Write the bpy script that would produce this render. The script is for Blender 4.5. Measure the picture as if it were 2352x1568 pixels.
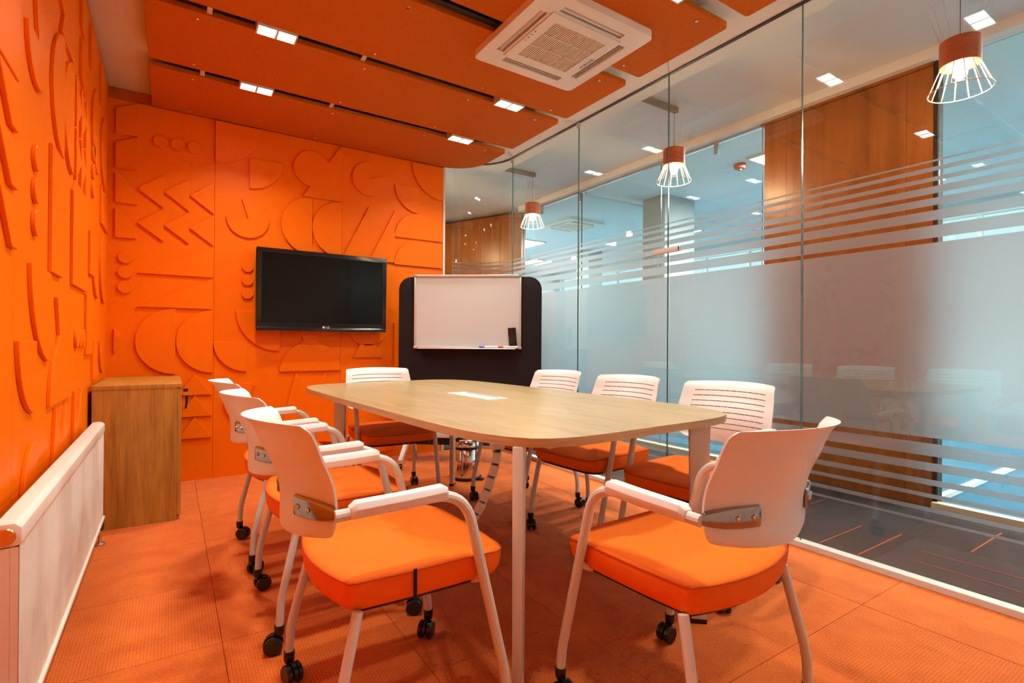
import bpy, bmesh, math, random
from mathutils import Matrix, Vector, Euler

for o in list(bpy.data.objects):
    bpy.data.objects.remove(o)
S = bpy.context.scene
COL = S.collection
PI = math.pi
R = math.radians

# ------------------------------------------------------------------ camera
cam_d = bpy.data.cameras.new('camera')
cam = bpy.data.objects.new('camera', cam_d)
COL.objects.link(cam)
cam_d.sensor_fit = 'HORIZONTAL'
cam_d.sensor_width = 36.0
cam_d.lens = 1190.0 / 2352.0 * 36.0
cam_d.clip_start = 0.02
cam_d.clip_end = 100
YAW, PITCH, ROLL = R(33.36), R(0.207), R(0.36)
fw = Vector((math.sin(YAW) * math.cos(PITCH), math.cos(YAW) * math.cos(PITCH), math.sin(PITCH)))
rt = Vector((math.cos(YAW), -math.sin(YAW), 0))
up = rt.cross(fw)
r2 = math.cos(ROLL) * rt + math.sin(ROLL) * up
u2 = -math.sin(ROLL) * rt + math.cos(ROLL) * up
cm = Matrix((r2, u2, -fw)).transposed().to_4x4()
cm.translation = Vector((0, 0, 1.0))
cam.matrix_world = cm
S.camera = cam

# ------------------------------------------------------------------ world (daylight sky seen through the office windows)
W = bpy.data.worlds.new('world')
S.world = W
W.use_nodes = True
bg = W.node_tree.nodes['Background']
bg.inputs[0].default_value = (0.74, 0.93, 1.0, 1)
bg.inputs[1].default_value = 1.3

LIGHT_ROOM = 4.5          # watts of each square lens of the room's twin downlights
SPREAD = R(128)           # their beam
LIGHT_OFFICE = 125.0      # emission of the added office ceiling panels (cool white)
LIGHT_BULB = 700.0        # pendant bulbs in the corridor

S.view_settings.view_transform = 'Standard'
S.view_settings.look = 'None'
S.view_settings.exposure = 0.0
S.view_settings.gamma = 1.0
S.view_settings.use_curve_mapping = False
cy = S.cycles
cy.use_denoising = True
cy.max_bounces = 8
cy.diffuse_bounces = 3
cy.glossy_bounces = 4
cy.transmission_bounces = 6
cy.transparent_max_bounces = 32
cy.sample_clamp_indirect = 6.0
cy.caustics_reflective = False
cy.use_adaptive_sampling = True
cy.adaptive_threshold = 0.11
cy.adaptive_min_samples = 12

# ------------------------------------------------------------------ materials
def nt(name):
    m = bpy.data.materials.new(name)
    m.use_nodes = True
    t = m.node_tree
    return m, t, t.nodes['Principled BSDF']

def mat(name, col, rough=0.5, metal=0.0, spec=0.5, bump=None, coat=0.0):
    m, t, b = nt(name)
    b.inputs['Base Color'].default_value = (*col, 1)
    b.inputs['Roughness'].default_value = rough
    b.inputs['Metallic'].default_value = metal
    b.inputs['Specular IOR Level'].default_value = spec
    b.inputs['Coat Weight'].default_value = coat
    if bump:
        sc, st = bump
        tc = t.nodes.new('ShaderNodeTexCoord')
        n = t.nodes.new('ShaderNodeTexNoise')
        n.inputs['Scale'].default_value = sc
        n.inputs['Detail'].default_value = 3
        bp = t.nodes.new('ShaderNodeBump')
        bp.inputs['Strength'].default_value = st
        bp.inputs['Distance'].default_value = 0.002
        t.links.new(tc.outputs['Object'], n.inputs['Vector'])
        t.links.new(n.outputs['Fac'], bp.inputs['Height'])
        t.links.new(bp.outputs['Normal'], b.inputs['Normal'])
    return m

def ramp(t, stops):
    r = t.nodes.new('ShaderNodeValToRGB')
    e = r.color_ramp.elements
    while len(e) > 1:
        e.remove(e[-1])
    e[0].position = stops[0][0]
    e[0].color = (*stops[0][1], 1)
    for p, c in stops[1:]:
        x = e.new(p)
        x.color = (*c, 1)
    return r

def emit(name, col, strength):
    m = bpy.data.materials.new(name)
    m.use_nodes = True
    t = m.node_tree
    t.nodes.clear()
    e = t.nodes.new('ShaderNodeEmission')
    e.inputs[0].default_value = (*col, 1)
    e.inputs[1].default_value = strength
    o = t.nodes.new('ShaderNodeOutputMaterial')
    t.links.new(e.outputs[0], o.inputs[0])
    return m

def wood(name, c0, c1, c2, scale, rough, axis_scale, grain=1.0):
    m, t, b = nt(name)
    tc = t.nodes.new('ShaderNodeTexCoord')
    mp = t.nodes.new('ShaderNodeMapping')
    mp.inputs['Scale'].default_value = axis_scale
    n1 = t.nodes.new('ShaderNodeTexNoise')
    n1.inputs['Scale'].default_value = scale
    n1.inputs['Detail'].default_value = 6
    n1.inputs['Roughness'].default_value = 0.62
    n1.inputs['Distortion'].default_value = 0.9
    n2 = t.nodes.new('ShaderNodeTexNoise')
    n2.inputs['Scale'].default_value = scale * 5
    n2.inputs['Detail'].default_value = 4
    t.links.new(tc.outputs['Object'], mp.inputs[0])
    t.links.new(mp.outputs[0], n1.inputs['Vector'])
    t.links.new(mp.outputs[0], n2.inputs['Vector'])
    r = ramp(t, [(0.30, c0), (0.5, c1), (0.68, c2)])
    t.links.new(n1.outputs['Fac'], r.inputs[0])
    r2 = ramp(t, [(0.35, (1 - 0.28 * grain,) * 3), (0.55, (1, 1, 1))])
    t.links.new(n2.outputs['Fac'], r2.inputs[0])
    mx = t.nodes.new('ShaderNodeMix')
    mx.data_type = 'RGBA'
    mx.blend_type = 'MULTIPLY'
    mx.inputs['Factor'].default_value = 0.8
    t.links.new(r.outputs[0], mx.inputs['A'])
    t.links.new(r2.outputs[0], mx.inputs['B'])
    t.links.new(mx.outputs['Result'], b.inputs['Base Color'])
    b.inputs['Roughness'].default_value = rough
    return m

def carpet(name, ca, cb, rib_axis, rib_freq=170.0, lines=None):
    """loop-pile carpet: fine ribs along one axis, fibre speckle, optional coloured accent lines"""
    m, t, b = nt(name)
    tc = t.nodes.new('ShaderNodeTexCoord')
    sp = t.nodes.new('ShaderNodeSeparateXYZ')
    t.links.new(tc.outputs['Object'], sp.inputs[0])
    mul = t.nodes.new('ShaderNodeMath'); mul.operation = 'MULTIPLY'
    mul.inputs[1].default_value = rib_freq * 2 * PI / 1.0 / 1.6
    t.links.new(sp.outputs[rib_axis], mul.inputs[0])
    sn = t.nodes.new('ShaderNodeMath'); sn.operation = 'SINE'
    t.links.new(mul.outputs[0], sn.inputs[0])
    mp = t.nodes.new('ShaderNodeMapping')
    mp.inputs['Scale'].default_value = (1, 3, 1) if rib_axis == 'Y' else (3, 1, 1)
    t.links.new(tc.outputs['Object'], mp.inputs[0])
    n = t.nodes.new('ShaderNodeTexNoise')
    n.inputs['Scale'].default_value = 130
    n.inputs['Detail'].default_value = 3
    t.links.new(mp.outputs[0], n.inputs['Vector'])
    n2 = t.nodes.new('ShaderNodeTexNoise')
    n2.inputs['Scale'].default_value = 9
    n2.inputs['Detail'].default_value = 3
    t.links.new(tc.outputs['Object'], n2.inputs['Vector'])
    # height = sine*0.5 + noise
    a1 = t.nodes.new('ShaderNodeMath'); a1.operation = 'MULTIPLY_ADD'
    t.links.new(sn.outputs[0], a1.inputs[0]); a1.inputs[1].default_value = 0.08
    t.links.new(n.outputs['Fac'], a1.inputs[2])
    a2 = t.nodes.new('ShaderNodeMath'); a2.operation = 'MULTIPLY_ADD'
    t.links.new(n2.outputs['Fac'], a2.inputs[0]); a2.inputs[1].default_value = 0.35
    t.links.new(a1.outputs[0], a2.inputs[2])
    r = ramp(t, [(0.42, ca), (0.95, cb)])
    t.links.new(a2.outputs[0], r.inputs[0])
    t.links.new(r.outputs[0], b.inputs['Base Color'])
    bp = t.nodes.new('ShaderNodeBump')
    bp.inputs['Strength'].default_value = 0.4
    bp.inputs['Distance'].default_value = 0.003
    t.links.new(a1.outputs[0], bp.inputs['Height'])
    t.links.new(bp.outputs['Normal'], b.inputs['Normal'])
    b.inputs['Roughness'].default_value = 0.95
    b.inputs['Specular IOR Level'].default_value = 0.1
    b.inputs['Sheen Weight'].default_value = 0.15
    return m

def glass_mat(name, tint, extra=0.0):
    """thin architectural glass: clear transmission with a Schlick mirror layer"""
    m = bpy.data.materials.new(name)
    m.use_nodes = True
    t = m.node_tree
    t.nodes.clear()
    lw = t.nodes.new('ShaderNodeLayerWeight'); lw.inputs['Blend'].default_value = 0.5
    pw = t.nodes.new('ShaderNodeMath'); pw.operation = 'POWER'; pw.inputs[1].default_value = 5
    t.links.new(lw.outputs['Facing'], pw.inputs[0])
    ma = t.nodes.new('ShaderNodeMath'); ma.operation = 'MULTIPLY_ADD'
    ma.inputs[1].default_value = 0.9; ma.inputs[2].default_value = 0.036 + extra
    t.links.new(pw.outputs[0], ma.inputs[0])
    tr = t.nodes.new('ShaderNodeBsdfTransparent'); tr.inputs[0].default_value = (*tint, 1)
    gl = t.nodes.new('ShaderNodeBsdfGlossy'); gl.inputs['Roughness'].default_value = 0.0
    gl.inputs[0].default_value = (1, 1, 1, 1)
    mx = t.nodes.new('ShaderNodeMixShader')
    t.links.new(ma.outputs[0], mx.inputs[0]); t.links.new(tr.outputs[0], mx.inputs[1]); t.links.new(gl.outputs[0], mx.inputs[2])
    o = t.nodes.new('ShaderNodeOutputMaterial')
    t.links.new(mx.outputs[0], o.inputs[0])
    return m

def frost_mat(name):
    m = bpy.data.materials.new(name)
    m.use_nodes = True
    t = m.node_tree
    t.nodes.clear()
    rf = t.nodes.new('ShaderNodeBsdfRefraction')
    rf.inputs['Color'].default_value = (0.76, 0.77, 0.78, 1)
    rf.inputs['Roughness'].default_value = 0.55
    rf.inputs['IOR'].default_value = 1.25
    df = t.nodes.new('ShaderNodeBsdfDiffuse'); df.inputs[0].default_value = (0.80, 0.80, 0.80, 1)
    tl = t.nodes.new('ShaderNodeBsdfTranslucent'); tl.inputs[0].default_value = (0.8, 0.8, 0.8, 1)
    m1 = t.nodes.new('ShaderNodeMixShader'); m1.inputs[0].default_value = 0.5
    t.links.new(df.outputs[0], m1.inputs[1]); t.links.new(tl.outputs[0], m1.inputs[2])
    m2 = t.nodes.new('ShaderNodeMixShader'); m2.inputs[0].default_value = 0.17
    t.links.new(rf.outputs[0], m2.inputs[1]); t.links.new(m1.outputs[0], m2.inputs[2])
    o = t.nodes.new('ShaderNodeOutputMaterial')
    t.links.new(m2.outputs[0], o.inputs[0])
    return m

M = {}
M['orange_wall'] = mat('orange_lacquer', (0.94, 0.162, 0.001), 0.38, spec=0.15, bump=(60, 0.02))
M['orange_paint'] = mat('orange_paint', (0.72, 0.12, 0.003), 0.6)
M['seat_fabric'] = mat('orange_fabric', (0.93, 0.17, 0.012), 0.8, spec=0.15, bump=(900, 0.25))
M['seat_piping'] = mat('orange_piping', (0.50, 0.055, 0.004), 0.8)
M['white_plastic'] = mat('white_plastic', (0.86, 0.83, 0.78), 0.33)
M['white_metal'] = mat('white_powder_coat', (0.70, 0.655, 0.58), 0.38)
M['white_paint'] = mat('white_paint', (0.80, 0.79, 0.77), 0.6)
M['ceiling_paint'] = mat('ceiling_paint', (0.82, 0.80, 0.77), 0.8)
M['cream'] = mat('cream_rail', (0.72, 0.60, 0.42), 0.5)
M['black_plastic'] = mat('black_plastic', (0.012, 0.012, 0.012), 0.25)
M['black_matte'] = mat('black_matte', (0.010, 0.009, 0.008), 0.8)
M['dark_void'] = mat('dark_plenum', (0.005, 0.004, 0.003), 0.9)
M['chrome'] = mat('chrome', (0.80, 0.80, 0.80), 0.06, 1.0)
M['bracket'] = mat('satin_zinc', (0.38, 0.36, 0.34), 0.14, 1.0)
M['steel'] = mat('brushed_steel', (0.62, 0.61, 0.60), 0.3, 1.0)
M['felt'] = mat('charcoal_felt', (0.030, 0.025, 0.027), 0.95, spec=0.1, bump=(350, 0.6))
M['whiteboard'] = mat('whiteboard_enamel', (0.70, 0.715, 0.69), 0.28)
M['alu'] = mat('aluminium', (0.74, 0.73, 0.72), 0.35, 0.6)
M['green_cap'] = mat('green_corner', (0.16, 0.45, 0.33), 0.5)
M['blue_cap'] = mat('blue_marker', (0.10, 0.13, 0.55), 0.4)
M['red_cap'] = mat('red_marker', (0.65, 0.06, 0.03), 0.4)
M['radiator'] = mat('radiator_enamel', (0.93, 0.87, 0.76), 0.3)
M['brass'] = mat('brass', (0.75, 0.50, 0.20), 0.25, 1.0)
M['screen'] = mat('tv_glass', (0.003, 0.003, 0.003), 0.07, spec=0.3)
M['bezel'] = mat('tv_bezel', (0.010, 0.009, 0.009), 0.18)
M['logo'] = mat('logo_silver', (0.75, 0.75, 0.75), 0.4)
M['ac_white'] = mat('ac_plastic', (0.85, 0.79, 0.71), 0.45)
M['ac_grille'] = mat('ac_grille_plastic', (0.80, 0.72, 0.60), 0.6)
M['ac_dark'] = mat('ac_recess', (0.05, 0.04, 0.034), 0.6)
M['ac_text'] = mat('ac_print', (0.18, 0.17, 0.17), 0.5)
M['led'] = mat('led_red', (0.9, 0.25, 0.15), 0.5)
M['glass'] = glass_mat('clear_glass', (0.985, 0.995, 0.99))
M['glass_office'] = glass_mat('office_glass', (0.93, 0.985, 0.985))
M['glass_edge'] = mat('glass_edge', (0.10, 0.17, 0.145), 0.15)
M['frost'] = frost_mat('frosted_film')
M['oak'] = wood('light_oak', (0.40, 0.258, 0.115), (0.475, 0.32, 0.15), (0.53, 0.365, 0.178), 2.6, 0.32, (7.0, 0.75, 1), 0.45)
M['oak_edge'] = wood('oak_edge', (0.42, 0.23, 0.08), (0.52, 0.30, 0.11), (0.57, 0.35, 0.14), 3.0, 0.4, (1, 1, 22), 0.6)
M['cab_wood'] = wood('cabinet_oak', (0.33, 0.135, 0.016), (0.50, 0.225, 0.032), (0.58, 0.28, 0.045), 2.1, 0.42, (9.0, 9.0, 0.7), 0.85)
M['cor_wood'] = wood('walnut_panel', (0.21, 0.065, 0.008), (0.30, 0.093, 0.013), (0.345, 0.115, 0.018), 1.5, 0.35, (5.0, 5.0, 0.5), 0.5)
M['lamp_wood'] = wood('lamp_orange_wood', (0.52, 0.11, 0.035), (0.60, 0.14, 0.045), (0.64, 0.16, 0.05), 4.0, 0.5, (1, 1, 6), 0.4)
M['carpet_x'] = carpet('orange_carpet_a', (0.58, 0.085, 0.010), (0.96, 0.22, 0.028), 'X')
M['carpet_y'] = carpet('orange_carpet_b', (0.56, 0.082, 0.010), (0.93, 0.21, 0.026), 'Y')
M['cor_carpet_a'] = carpet('grey_carpet_a', (0.009, 0.007, 0.0075), (0.036, 0.029, 0.030), 'X', 120)
M['cor_carpet_b'] = carpet('grey_carpet_b', (0.013, 0.0105, 0.0115), (0.050, 0.042, 0.044), 'X', 120)
M['cor_carpet_c'] = carpet('grey_carpet_c', (0.007, 0.005, 0.005), (0.030, 0.022, 0.022), 'Y', 120)
M['cor_line'] = mat('orange_carpet_line', (0.36, 0.055, 0.012), 0.9)
M['blue_carpet'] = carpet('blue_carpet', (0.012, 0.075, 0.13), (0.035, 0.15, 0.23), 'X', 120)
M['office_wall'] = mat('office_wall', (0.66, 0.80, 0.82), 0.7)
M['office_column'] = mat('office_column', (0.40, 0.46, 0.47), 0.6)
M['office_ceiling'] = mat('office_ceiling', (0.76, 0.84, 0.86), 0.8)
M['light_room'] = emit('downlight_glow', (0.93, 1.0, 0.98), 22.0)
M['light_office'] = emit('office_light_glow', (1.0, 0.97, 0.92), LIGHT_OFFICE)
M['light_room'].cycles.emission_sampling = 'NONE'
M['bulb'] = emit('bulb_glow', (1.0, 0.70, 0.36), LIGHT_BULB)
M['lamp_wire'] = mat('lamp_wire', (0.85, 0.80, 0.70), 0.4)
M['smoke'] = mat('smoke_detector', (0.55, 0.14, 0.08), 0.5)
M['cord'] = mat('lamp_cord', (0.30, 0.22, 0.15), 0.6)

# felt ceiling panels: mottled orange
def felt_orange():
    m, t, b = nt('orange_felt')
    tc = t.nodes.new('ShaderNodeTexCoord')
    mp = t.nodes.new('ShaderNodeMapping'); mp.inputs['Scale'].default_value = (1.0, 2.6, 1)
    t.links.new(tc.outputs['Object'], mp.inputs[0])
    n = t.nodes.new('ShaderNodeTexNoise'); n.inputs['Scale'].default_value = 60; n.inputs['Detail'].default_value = 6
    n.inputs['Roughness'].default_value = 0.7
    t.links.new(mp.outputs[0], n.inputs['Vector'])
    r = ramp(t, [(0.3, (0.53, 0.115, 0.006)), (0.5, (0.60, 0.14, 0.009)), (0.72, (0.66, 0.165, 0.014))])
    t.links.new(n.outputs['Fac'], r.inputs[0])
    t.links.new(r.outputs[0], b.inputs['Base Color'])
    b.inputs['Roughness'].default_value = 0.9
    b.inputs['Specular IOR Level'].default_value = 0.15
    bp = t.nodes.new('ShaderNodeBump'); bp.inputs['Strength'].default_value = 0.2; bp.inputs['Distance'].default_value = 0.002
    t.links.new(n.outputs['Fac'], bp.inputs['Height']); t.links.new(bp.outputs['Normal'], b.inputs['Normal'])
    return m
M['felt_orange'] = felt_orange()

# chair shell: moulded rows of small slots, as relief
def shell_mat(name, back):
    m, t, b = nt(name)
    b.inputs['Base Color'].default_value = (0.84, 0.83, 0.79, 1)
    b.inputs['Roughness'].default_value = 0.36
    uv = t.nodes.new('ShaderNodeUVMap')
    sp = t.nodes.new('ShaderNodeSeparateXYZ')
    t.links.new(uv.outputs[0], sp.inputs[0])
    def rng(out, lo, hi):
        a = t.nodes.new('ShaderNodeMath'); a.operation = 'GREATER_THAN'; a.inputs[1].default_value = lo
        c = t.nodes.new('ShaderNodeMath'); c.operation = 'LESS_THAN'; c.inputs[1].default_value = hi
        t.links.new(out, a.inputs[0]); t.links.new(out, c.inputs[0])
        d = t.nodes.new('ShaderNodeMath'); d.operation = 'MULTIPLY'
        t.links.new(a.outputs[0], d.inputs[0]); t.links.new(c.outputs[0], d.inputs[1])
        return d
    u = rng(sp.outputs['X'], 0.11, 0.89) if not back else rng(sp.outputs['X'], 0.25, 0.75)
    v = rng(sp.outputs['Y'], 0.12, 0.87) if not back else rng(sp.outputs['Y'], 0.10, 0.30)
    uvm = t.nodes.new('ShaderNodeMath'); uvm.operation = 'MULTIPLY'
    t.links.new(u.outputs[0], uvm.inputs[0]); t.links.new(v.outputs[0], uvm.inputs[1])
    def saw(out, k, ph):
        a = t.nodes.new('ShaderNodeMath'); a.operation = 'MULTIPLY_ADD'; a.inputs[1].default_value = k; a.inputs[2].default_value = ph
        t.links.new(out, a.inputs[0])
        f = t.nodes.new('ShaderNodeMath'); f.operation = 'FRACT'
        t.links.new(a.outputs[0], f.inputs[0])
        return f
    def step(out, lo, hi):
        r = t.nodes.new('ShaderNodeMapRange'); r.interpolation_type = 'SMOOTHSTEP'
        r.inputs['From Min'].default_value = lo; r.inputs['From Max'].default_value = hi
        t.links.new(out, r.inputs['Value'])
        return r
    fv = step(saw(sp.outputs['Y'], 11.0, 0.0).outputs[0], 0.30, 0.12)
    fu = step(saw(sp.outputs['X'], 15.0, 0.0).outputs[0], 0.05, 0.14)
    if back:
        fu = step(saw(sp.outputs['X'], 15.0, 0.0).outputs[0], 0.12, 0.05)
        mxx = t.nodes.new('ShaderNodeMath'); mxx.operation = 'MAXIMUM'
    else:
        mxx = t.nodes.new('ShaderNodeMath'); mxx.operation = 'MULTIPLY'
    t.links.new(fv.outputs[0], mxx.inputs[0]); t.links.new(fu.outputs[0], mxx.inputs[1])
    h = t.nodes.new('ShaderNodeMath'); h.operation = 'MULTIPLY'
    t.links.new(mxx.outputs[0], h.inputs[0]); t.links.new(uvm.outputs[0], h.inputs[1])
    bp = t.nodes.new('ShaderNodeBump'); bp.invert = not back
    bp.inputs['Strength'].default_value = 1.0 if not back else 0.35
    bp.inputs['Distance'].default_value = 0.008 if not back else 0.0012
    t.links.new(h.outputs[0], bp.inputs['Height'])
    t.links.new(bp.outputs['Normal'], b.inputs['Normal'])
    return m
M['shell_front'] = shell_mat('white_shell_front', False)
M['shell_back'] = shell_mat('white_shell_back', True)

# ------------------------------------------------------------------ mesh helpers
class B:
    def __init__(s):
        s.v = []; s.f = []; s.mi = []; s.cur = 0
    def add(s, vs, fs):
        n = len(s.v)
        s.v += [tuple(p) for p in vs]
        for f in fs:
            s.f.append(tuple(i + n for i in f)); s.mi.append(s.cur)
        return s
    def box(s, x0, x1, y0, y1, z0, z1):
        vs = [(x, y, z) for z in (z0, z1) for y in (y0, y1) for x in (x0, x1)]
        return s.add(vs, [(0, 2, 3, 1), (4, 5, 7, 6), (0, 1, 5, 4), (2, 6, 7, 3), (0, 4, 6, 2), (1, 3, 7, 5)])
    def prism(s, pts, off):
        """polygon of 3-D points pushed along an offset vector"""
        n = len(pts)
        off = Vector(off)
        nrm = Vector((0, 0, 0))
        P = [Vector(p) for p in pts]
        for i in range(n):
            nrm += P[i].cross(P[(i + 1) % n])
        if nrm.dot(off) > 0:
            P.reverse()
        vs = P + [p + off for p in P]
        fs = [tuple(range(n)), tuple(reversed(range(n, 2 * n)))]
        for i in range(n):
            j = (i + 1) % n
            fs.append((j, i, i + n, j + n))
        return s.add(vs, fs)
    def tube(s, path, r, n=10, closed=False, rs=None):
        P = [Vector(p) for p in path]
        m = len(P)
        T = []
        for i in range(m):
            a = P[(i - 1) % m] if (closed or i > 0) else P[i]
            b = P[(i + 1) % m] if (closed or i < m - 1) else P[i]
            T.append((b - a).normalized())
        ref = Vector((0, 0, 1))
        if abs(T[0].dot(ref)) > 0.9:
            ref = Vector((1, 0, 0))
        N = (ref - T[0] * ref.dot(T[0])).normalized()
        vs = []
        for i in range(m):
            N = (N - T[i] * N.dot(T[i])).normalized()
            Bn = T[i].cross(N)
            rr = rs[i] if rs else r
            for k in range(n):
                a = 2 * PI * k / n
                vs.append(P[i] + (N * math.cos(a) + Bn * math.sin(a)) * rr)
        fs = []
        for i in range(m if closed else m - 1):
            i2 = (i + 1) % m
            for k in range(n):
                k2 = (k + 1) % n
                fs.append((i * n + k, i * n + k2, i2 * n + k2, i2 * n + k))
        if not closed:
            fs.append(tuple(reversed(range(n))))
            fs.append(tuple(range((m - 1) * n, m * n)))
        return s.add(vs, fs)
    def lathe(s, prof, n=24, mtx=None):
        """profile of (r, z); ends closed"""
        vs = []
        for r, z in prof:
            for k in range(n):
                a = 2 * PI * k / n
                vs.append(Vector((r * math.cos(a), r * math.sin(a), z)))
        fs = []
        for i in range(len(prof) - 1):
            for k in range(n):
                k2 = (k + 1) % n
                fs.append((i * n + k, i * n + k2, (i + 1) * n + k2, (i + 1) * n + k))
        fs.append(tuple(reversed(range(n))))
        fs.append(tuple(range((len(prof) - 1) * n, len(prof) * n)))
        if mtx is not None:
            vs = [mtx @ p for p in vs]
        return s.add(vs, fs)
    def grid(s, rows):
        n = len(rows[0])
        vs = [p for r in rows for p in r]
        fs = []
        for i in range(len(rows) - 1):
            for k in range(n - 1):
                fs.append((i * n + k, i * n + k + 1, (i + 1) * n + k + 1, (i + 1) * n + k))
        return s.add(vs, fs)
    def mesh(s, name, mats, bevel=0.0, seg=2, angle=27, smooth=True, uv=None):
        me = bpy.data.meshes.new(name)
        me.from_pydata(s.v, [], s.f)
        if not isinstance(mats, (list, tuple)):
            mats = [mats]
        for k in mats:
            me.materials.append(M[k])
        for i, p in enumerate(me.polygons):
            p.material_index = s.mi[i]
        if uv:
            l = me.uv_layers.new(name='UVMap')
            for lp in me.loops:
                l.data[lp.index].uv = uv[lp.vertex_index]
        bm = bmesh.new(); bm.from_mesh(me)
        if bevel > 0:
            bmesh.ops.remove_doubles(bm, verts=bm.verts, dist=1e-6)
            es = [e for e in bm.edges if len(e.link_faces) == 2 and e.calc_face_angle(0) > R(30)]
            bmesh.ops.bevel(bm, geom=es, offset=bevel, segments=seg, affect='EDGES', profile=0.5, clamp_overlap=True)
        bmesh.ops.recalc_face_normals(bm, faces=bm.faces)
        bm.to_mesh(me); bm.free()
        if smooth:
            for p in me.polygons:
                p.use_smooth = True
            me.set_sharp_from_angle(angle=R(angle))
        me.update()
        return me
    def build(s, name, mats, parent=None, **kw):
        return link(name, s.mesh(name, mats, **kw), parent)

def link(name, me, parent=None, loc=None, rz=None):
    o = bpy.data.objects.new(name, me)
    COL.objects.link(o)
    if parent is not None:
        o.parent = parent
    if loc is not None:
        o.location = loc
    if rz is not None:
        o.rotation_euler = (0, 0, rz)
    return o

def tag(o, label, cat, group=None):
    o['label'] = label
    o['category'] = cat
    if group:
        o['group'] = group
    return o

def thing(name, label, cat, loc=(0, 0, 0), rz=0.0, group=None):
    return tag(link(name, None, None, loc, rz), label, cat, group)

def struct(o, label=None):
    o['kind'] = 'structure'
    if label:
        o['label'] = label
    return o

def copy_tree(o, parent=None):
    c = o.copy()
    COL.objects.link(c)
    if parent is not None:
        c.parent = parent
    for ch in list(o.children):
        copy_tree(ch, c)
    return c

def arc(cx, cz, r, a0, a1, n=None):
    n = n or max(3, int(abs(a1 - a0) / 6))
    return [(cx + r * math.cos(R(a0 + (a1 - a0) * i / n)), cz + r * math.sin(R(a0 + (a1 - a0) * i / n))) for i in range(n + 1)]

def bend_path(pts, rad, n=6):
    """polyline with its inner corners rounded by the given radii"""
    P = [Vector(p) for p in pts]
    out = [P[0]]
    for i in range(1, len(P) - 1):
        r = rad[i - 1] if isinstance(rad, (list, tuple)) else rad
        a = (P[i - 1] - P[i]).normalized(); b = (P[i + 1] - P[i]).normalized()
        p0 = P[i] + a * r; p1 = P[i] + b * r
        for k in range(n + 1):
            t = k / n
            out.append(p0 * (1 - t) ** 2 + P[i] * 2 * t * (1 - t) + p1 * t * t)
    out.append(P[-1])
    return out

def text_mesh(name, body, size, depth, mkey):
    cu = bpy.data.curves.new(name, 'FONT')
    cu.body = body; cu.size = size; cu.extrude = depth
    cu.align_x = 'CENTER'; cu.align_y = 'CENTER'
    tmp = bpy.data.objects.new(name, cu)
    COL.objects.link(tmp)
    dg = bpy.context.evaluated_depsgraph_get()
    dg.update()
    me = bpy.data.meshes.new_from_object(tmp.evaluated_get(dg))
    bpy.data.objects.remove(tmp)
    me.materials.clear(); me.materials.append(M[mkey])
    return me

# ------------------------------------------------------------------ dimensions of the place
XL, YB, XG = -0.36, 4.383, 2.63          # faces of left and back cladding, middle of the glass
ZC = 2.715                               # room ceiling
YR = -0.75                               # wall behind the camera
XO = 3.967                               # opposite side of the corridor
ZCC = 2.84                               # corridor ceiling
GC, GR = (XG - 0.41, 4.0), 0.41          # curved glass: centre, radius

# ------------------------------------------------------------------ floor
fl = B().box(XL - 0.05, 2.66, YR, YB + 0.03, -0.06, -0.008).build('floor', 'carpet_x')
struct(fl, 'orange carpet tile floor of the meeting room')
TP = 0.5215
tile_me = {}
gx0, gy0 = 0.15 - 2 * TP, 1.97 - 6 * TP
random.seed(4)
for i in range(0, 7):
    for j in range(0, 11):
        x0, x1 = gx0 + i * TP, gx0 + (i + 1) * TP
        y0, y1 = gy0 + j * TP, gy0 + (j + 1) * TP
        x0, x1 = max(x0, XL - 0.02), min(x1, 2.605)
        y0, y1 = max(y0, YR), min(y1, YB + 0.01)
        if x1 - x0 < 0.03 or y1 - y0 < 0.03:
            continue
        g = 0.0009
        key = (round(x1 - x0, 3), round(y1 - y0, 3), (i + j) % 2)
        if key not in tile_me:
            w, d = (x1 - x0) / 2 - g, (y1 - y0) / 2 - g
            tile_me[key] = B().box(-w, w, -d, d, -0.008, 0).mesh('carpet_tile', 'carpet_x' if key[2] else 'carpet_y', smooth=False)
        link('carpet_tile', tile_me[key], fl, ((x0 + x1) / 2, (y0 + y1) / 2, -0.0004 * ((i * 7 + j * 3) % 3)))

# ------------------------------------------------------------------ ceiling
ce = B()
ce.box(XL - 0.05, 2.76, YR, 4.45, ZC, ZC + 0.05)
ce = ce.build('ceiling', 'ceiling_paint', smooth=False)
struct(ce, 'white plaster ceiling of the meeting room')
ZP = 2.63
rows = [(3.73, 4.375), (3.005, 3.635), (2.325, 2.925), (1.615, 2.225), (0.91, 1.515), (0.205, 0.81), (-0.50, 0.105)]
gaps = [3.682, 2.965, 2.275, 1.565, 0.86, 0.155]
def rounded(x0, x1, y0, y1, r, n=5):
    p = []
    for cx, cy_, a in ((x1 - r, y1 - r, 0), (x0 + r, y1 - r, 90), (x0 + r, y0 + r, 180), (x1 - r, y0 + r, 270)):
        p += arc(cx, cy_, r, a, a + 90, n)
    return p
screw_me = B().lathe([(0.0085, 0.0), (0.0085, -0.003), (0.006, -0.006), (0.0025, -0.006)], 12).mesh('screw', 'chrome')
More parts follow.
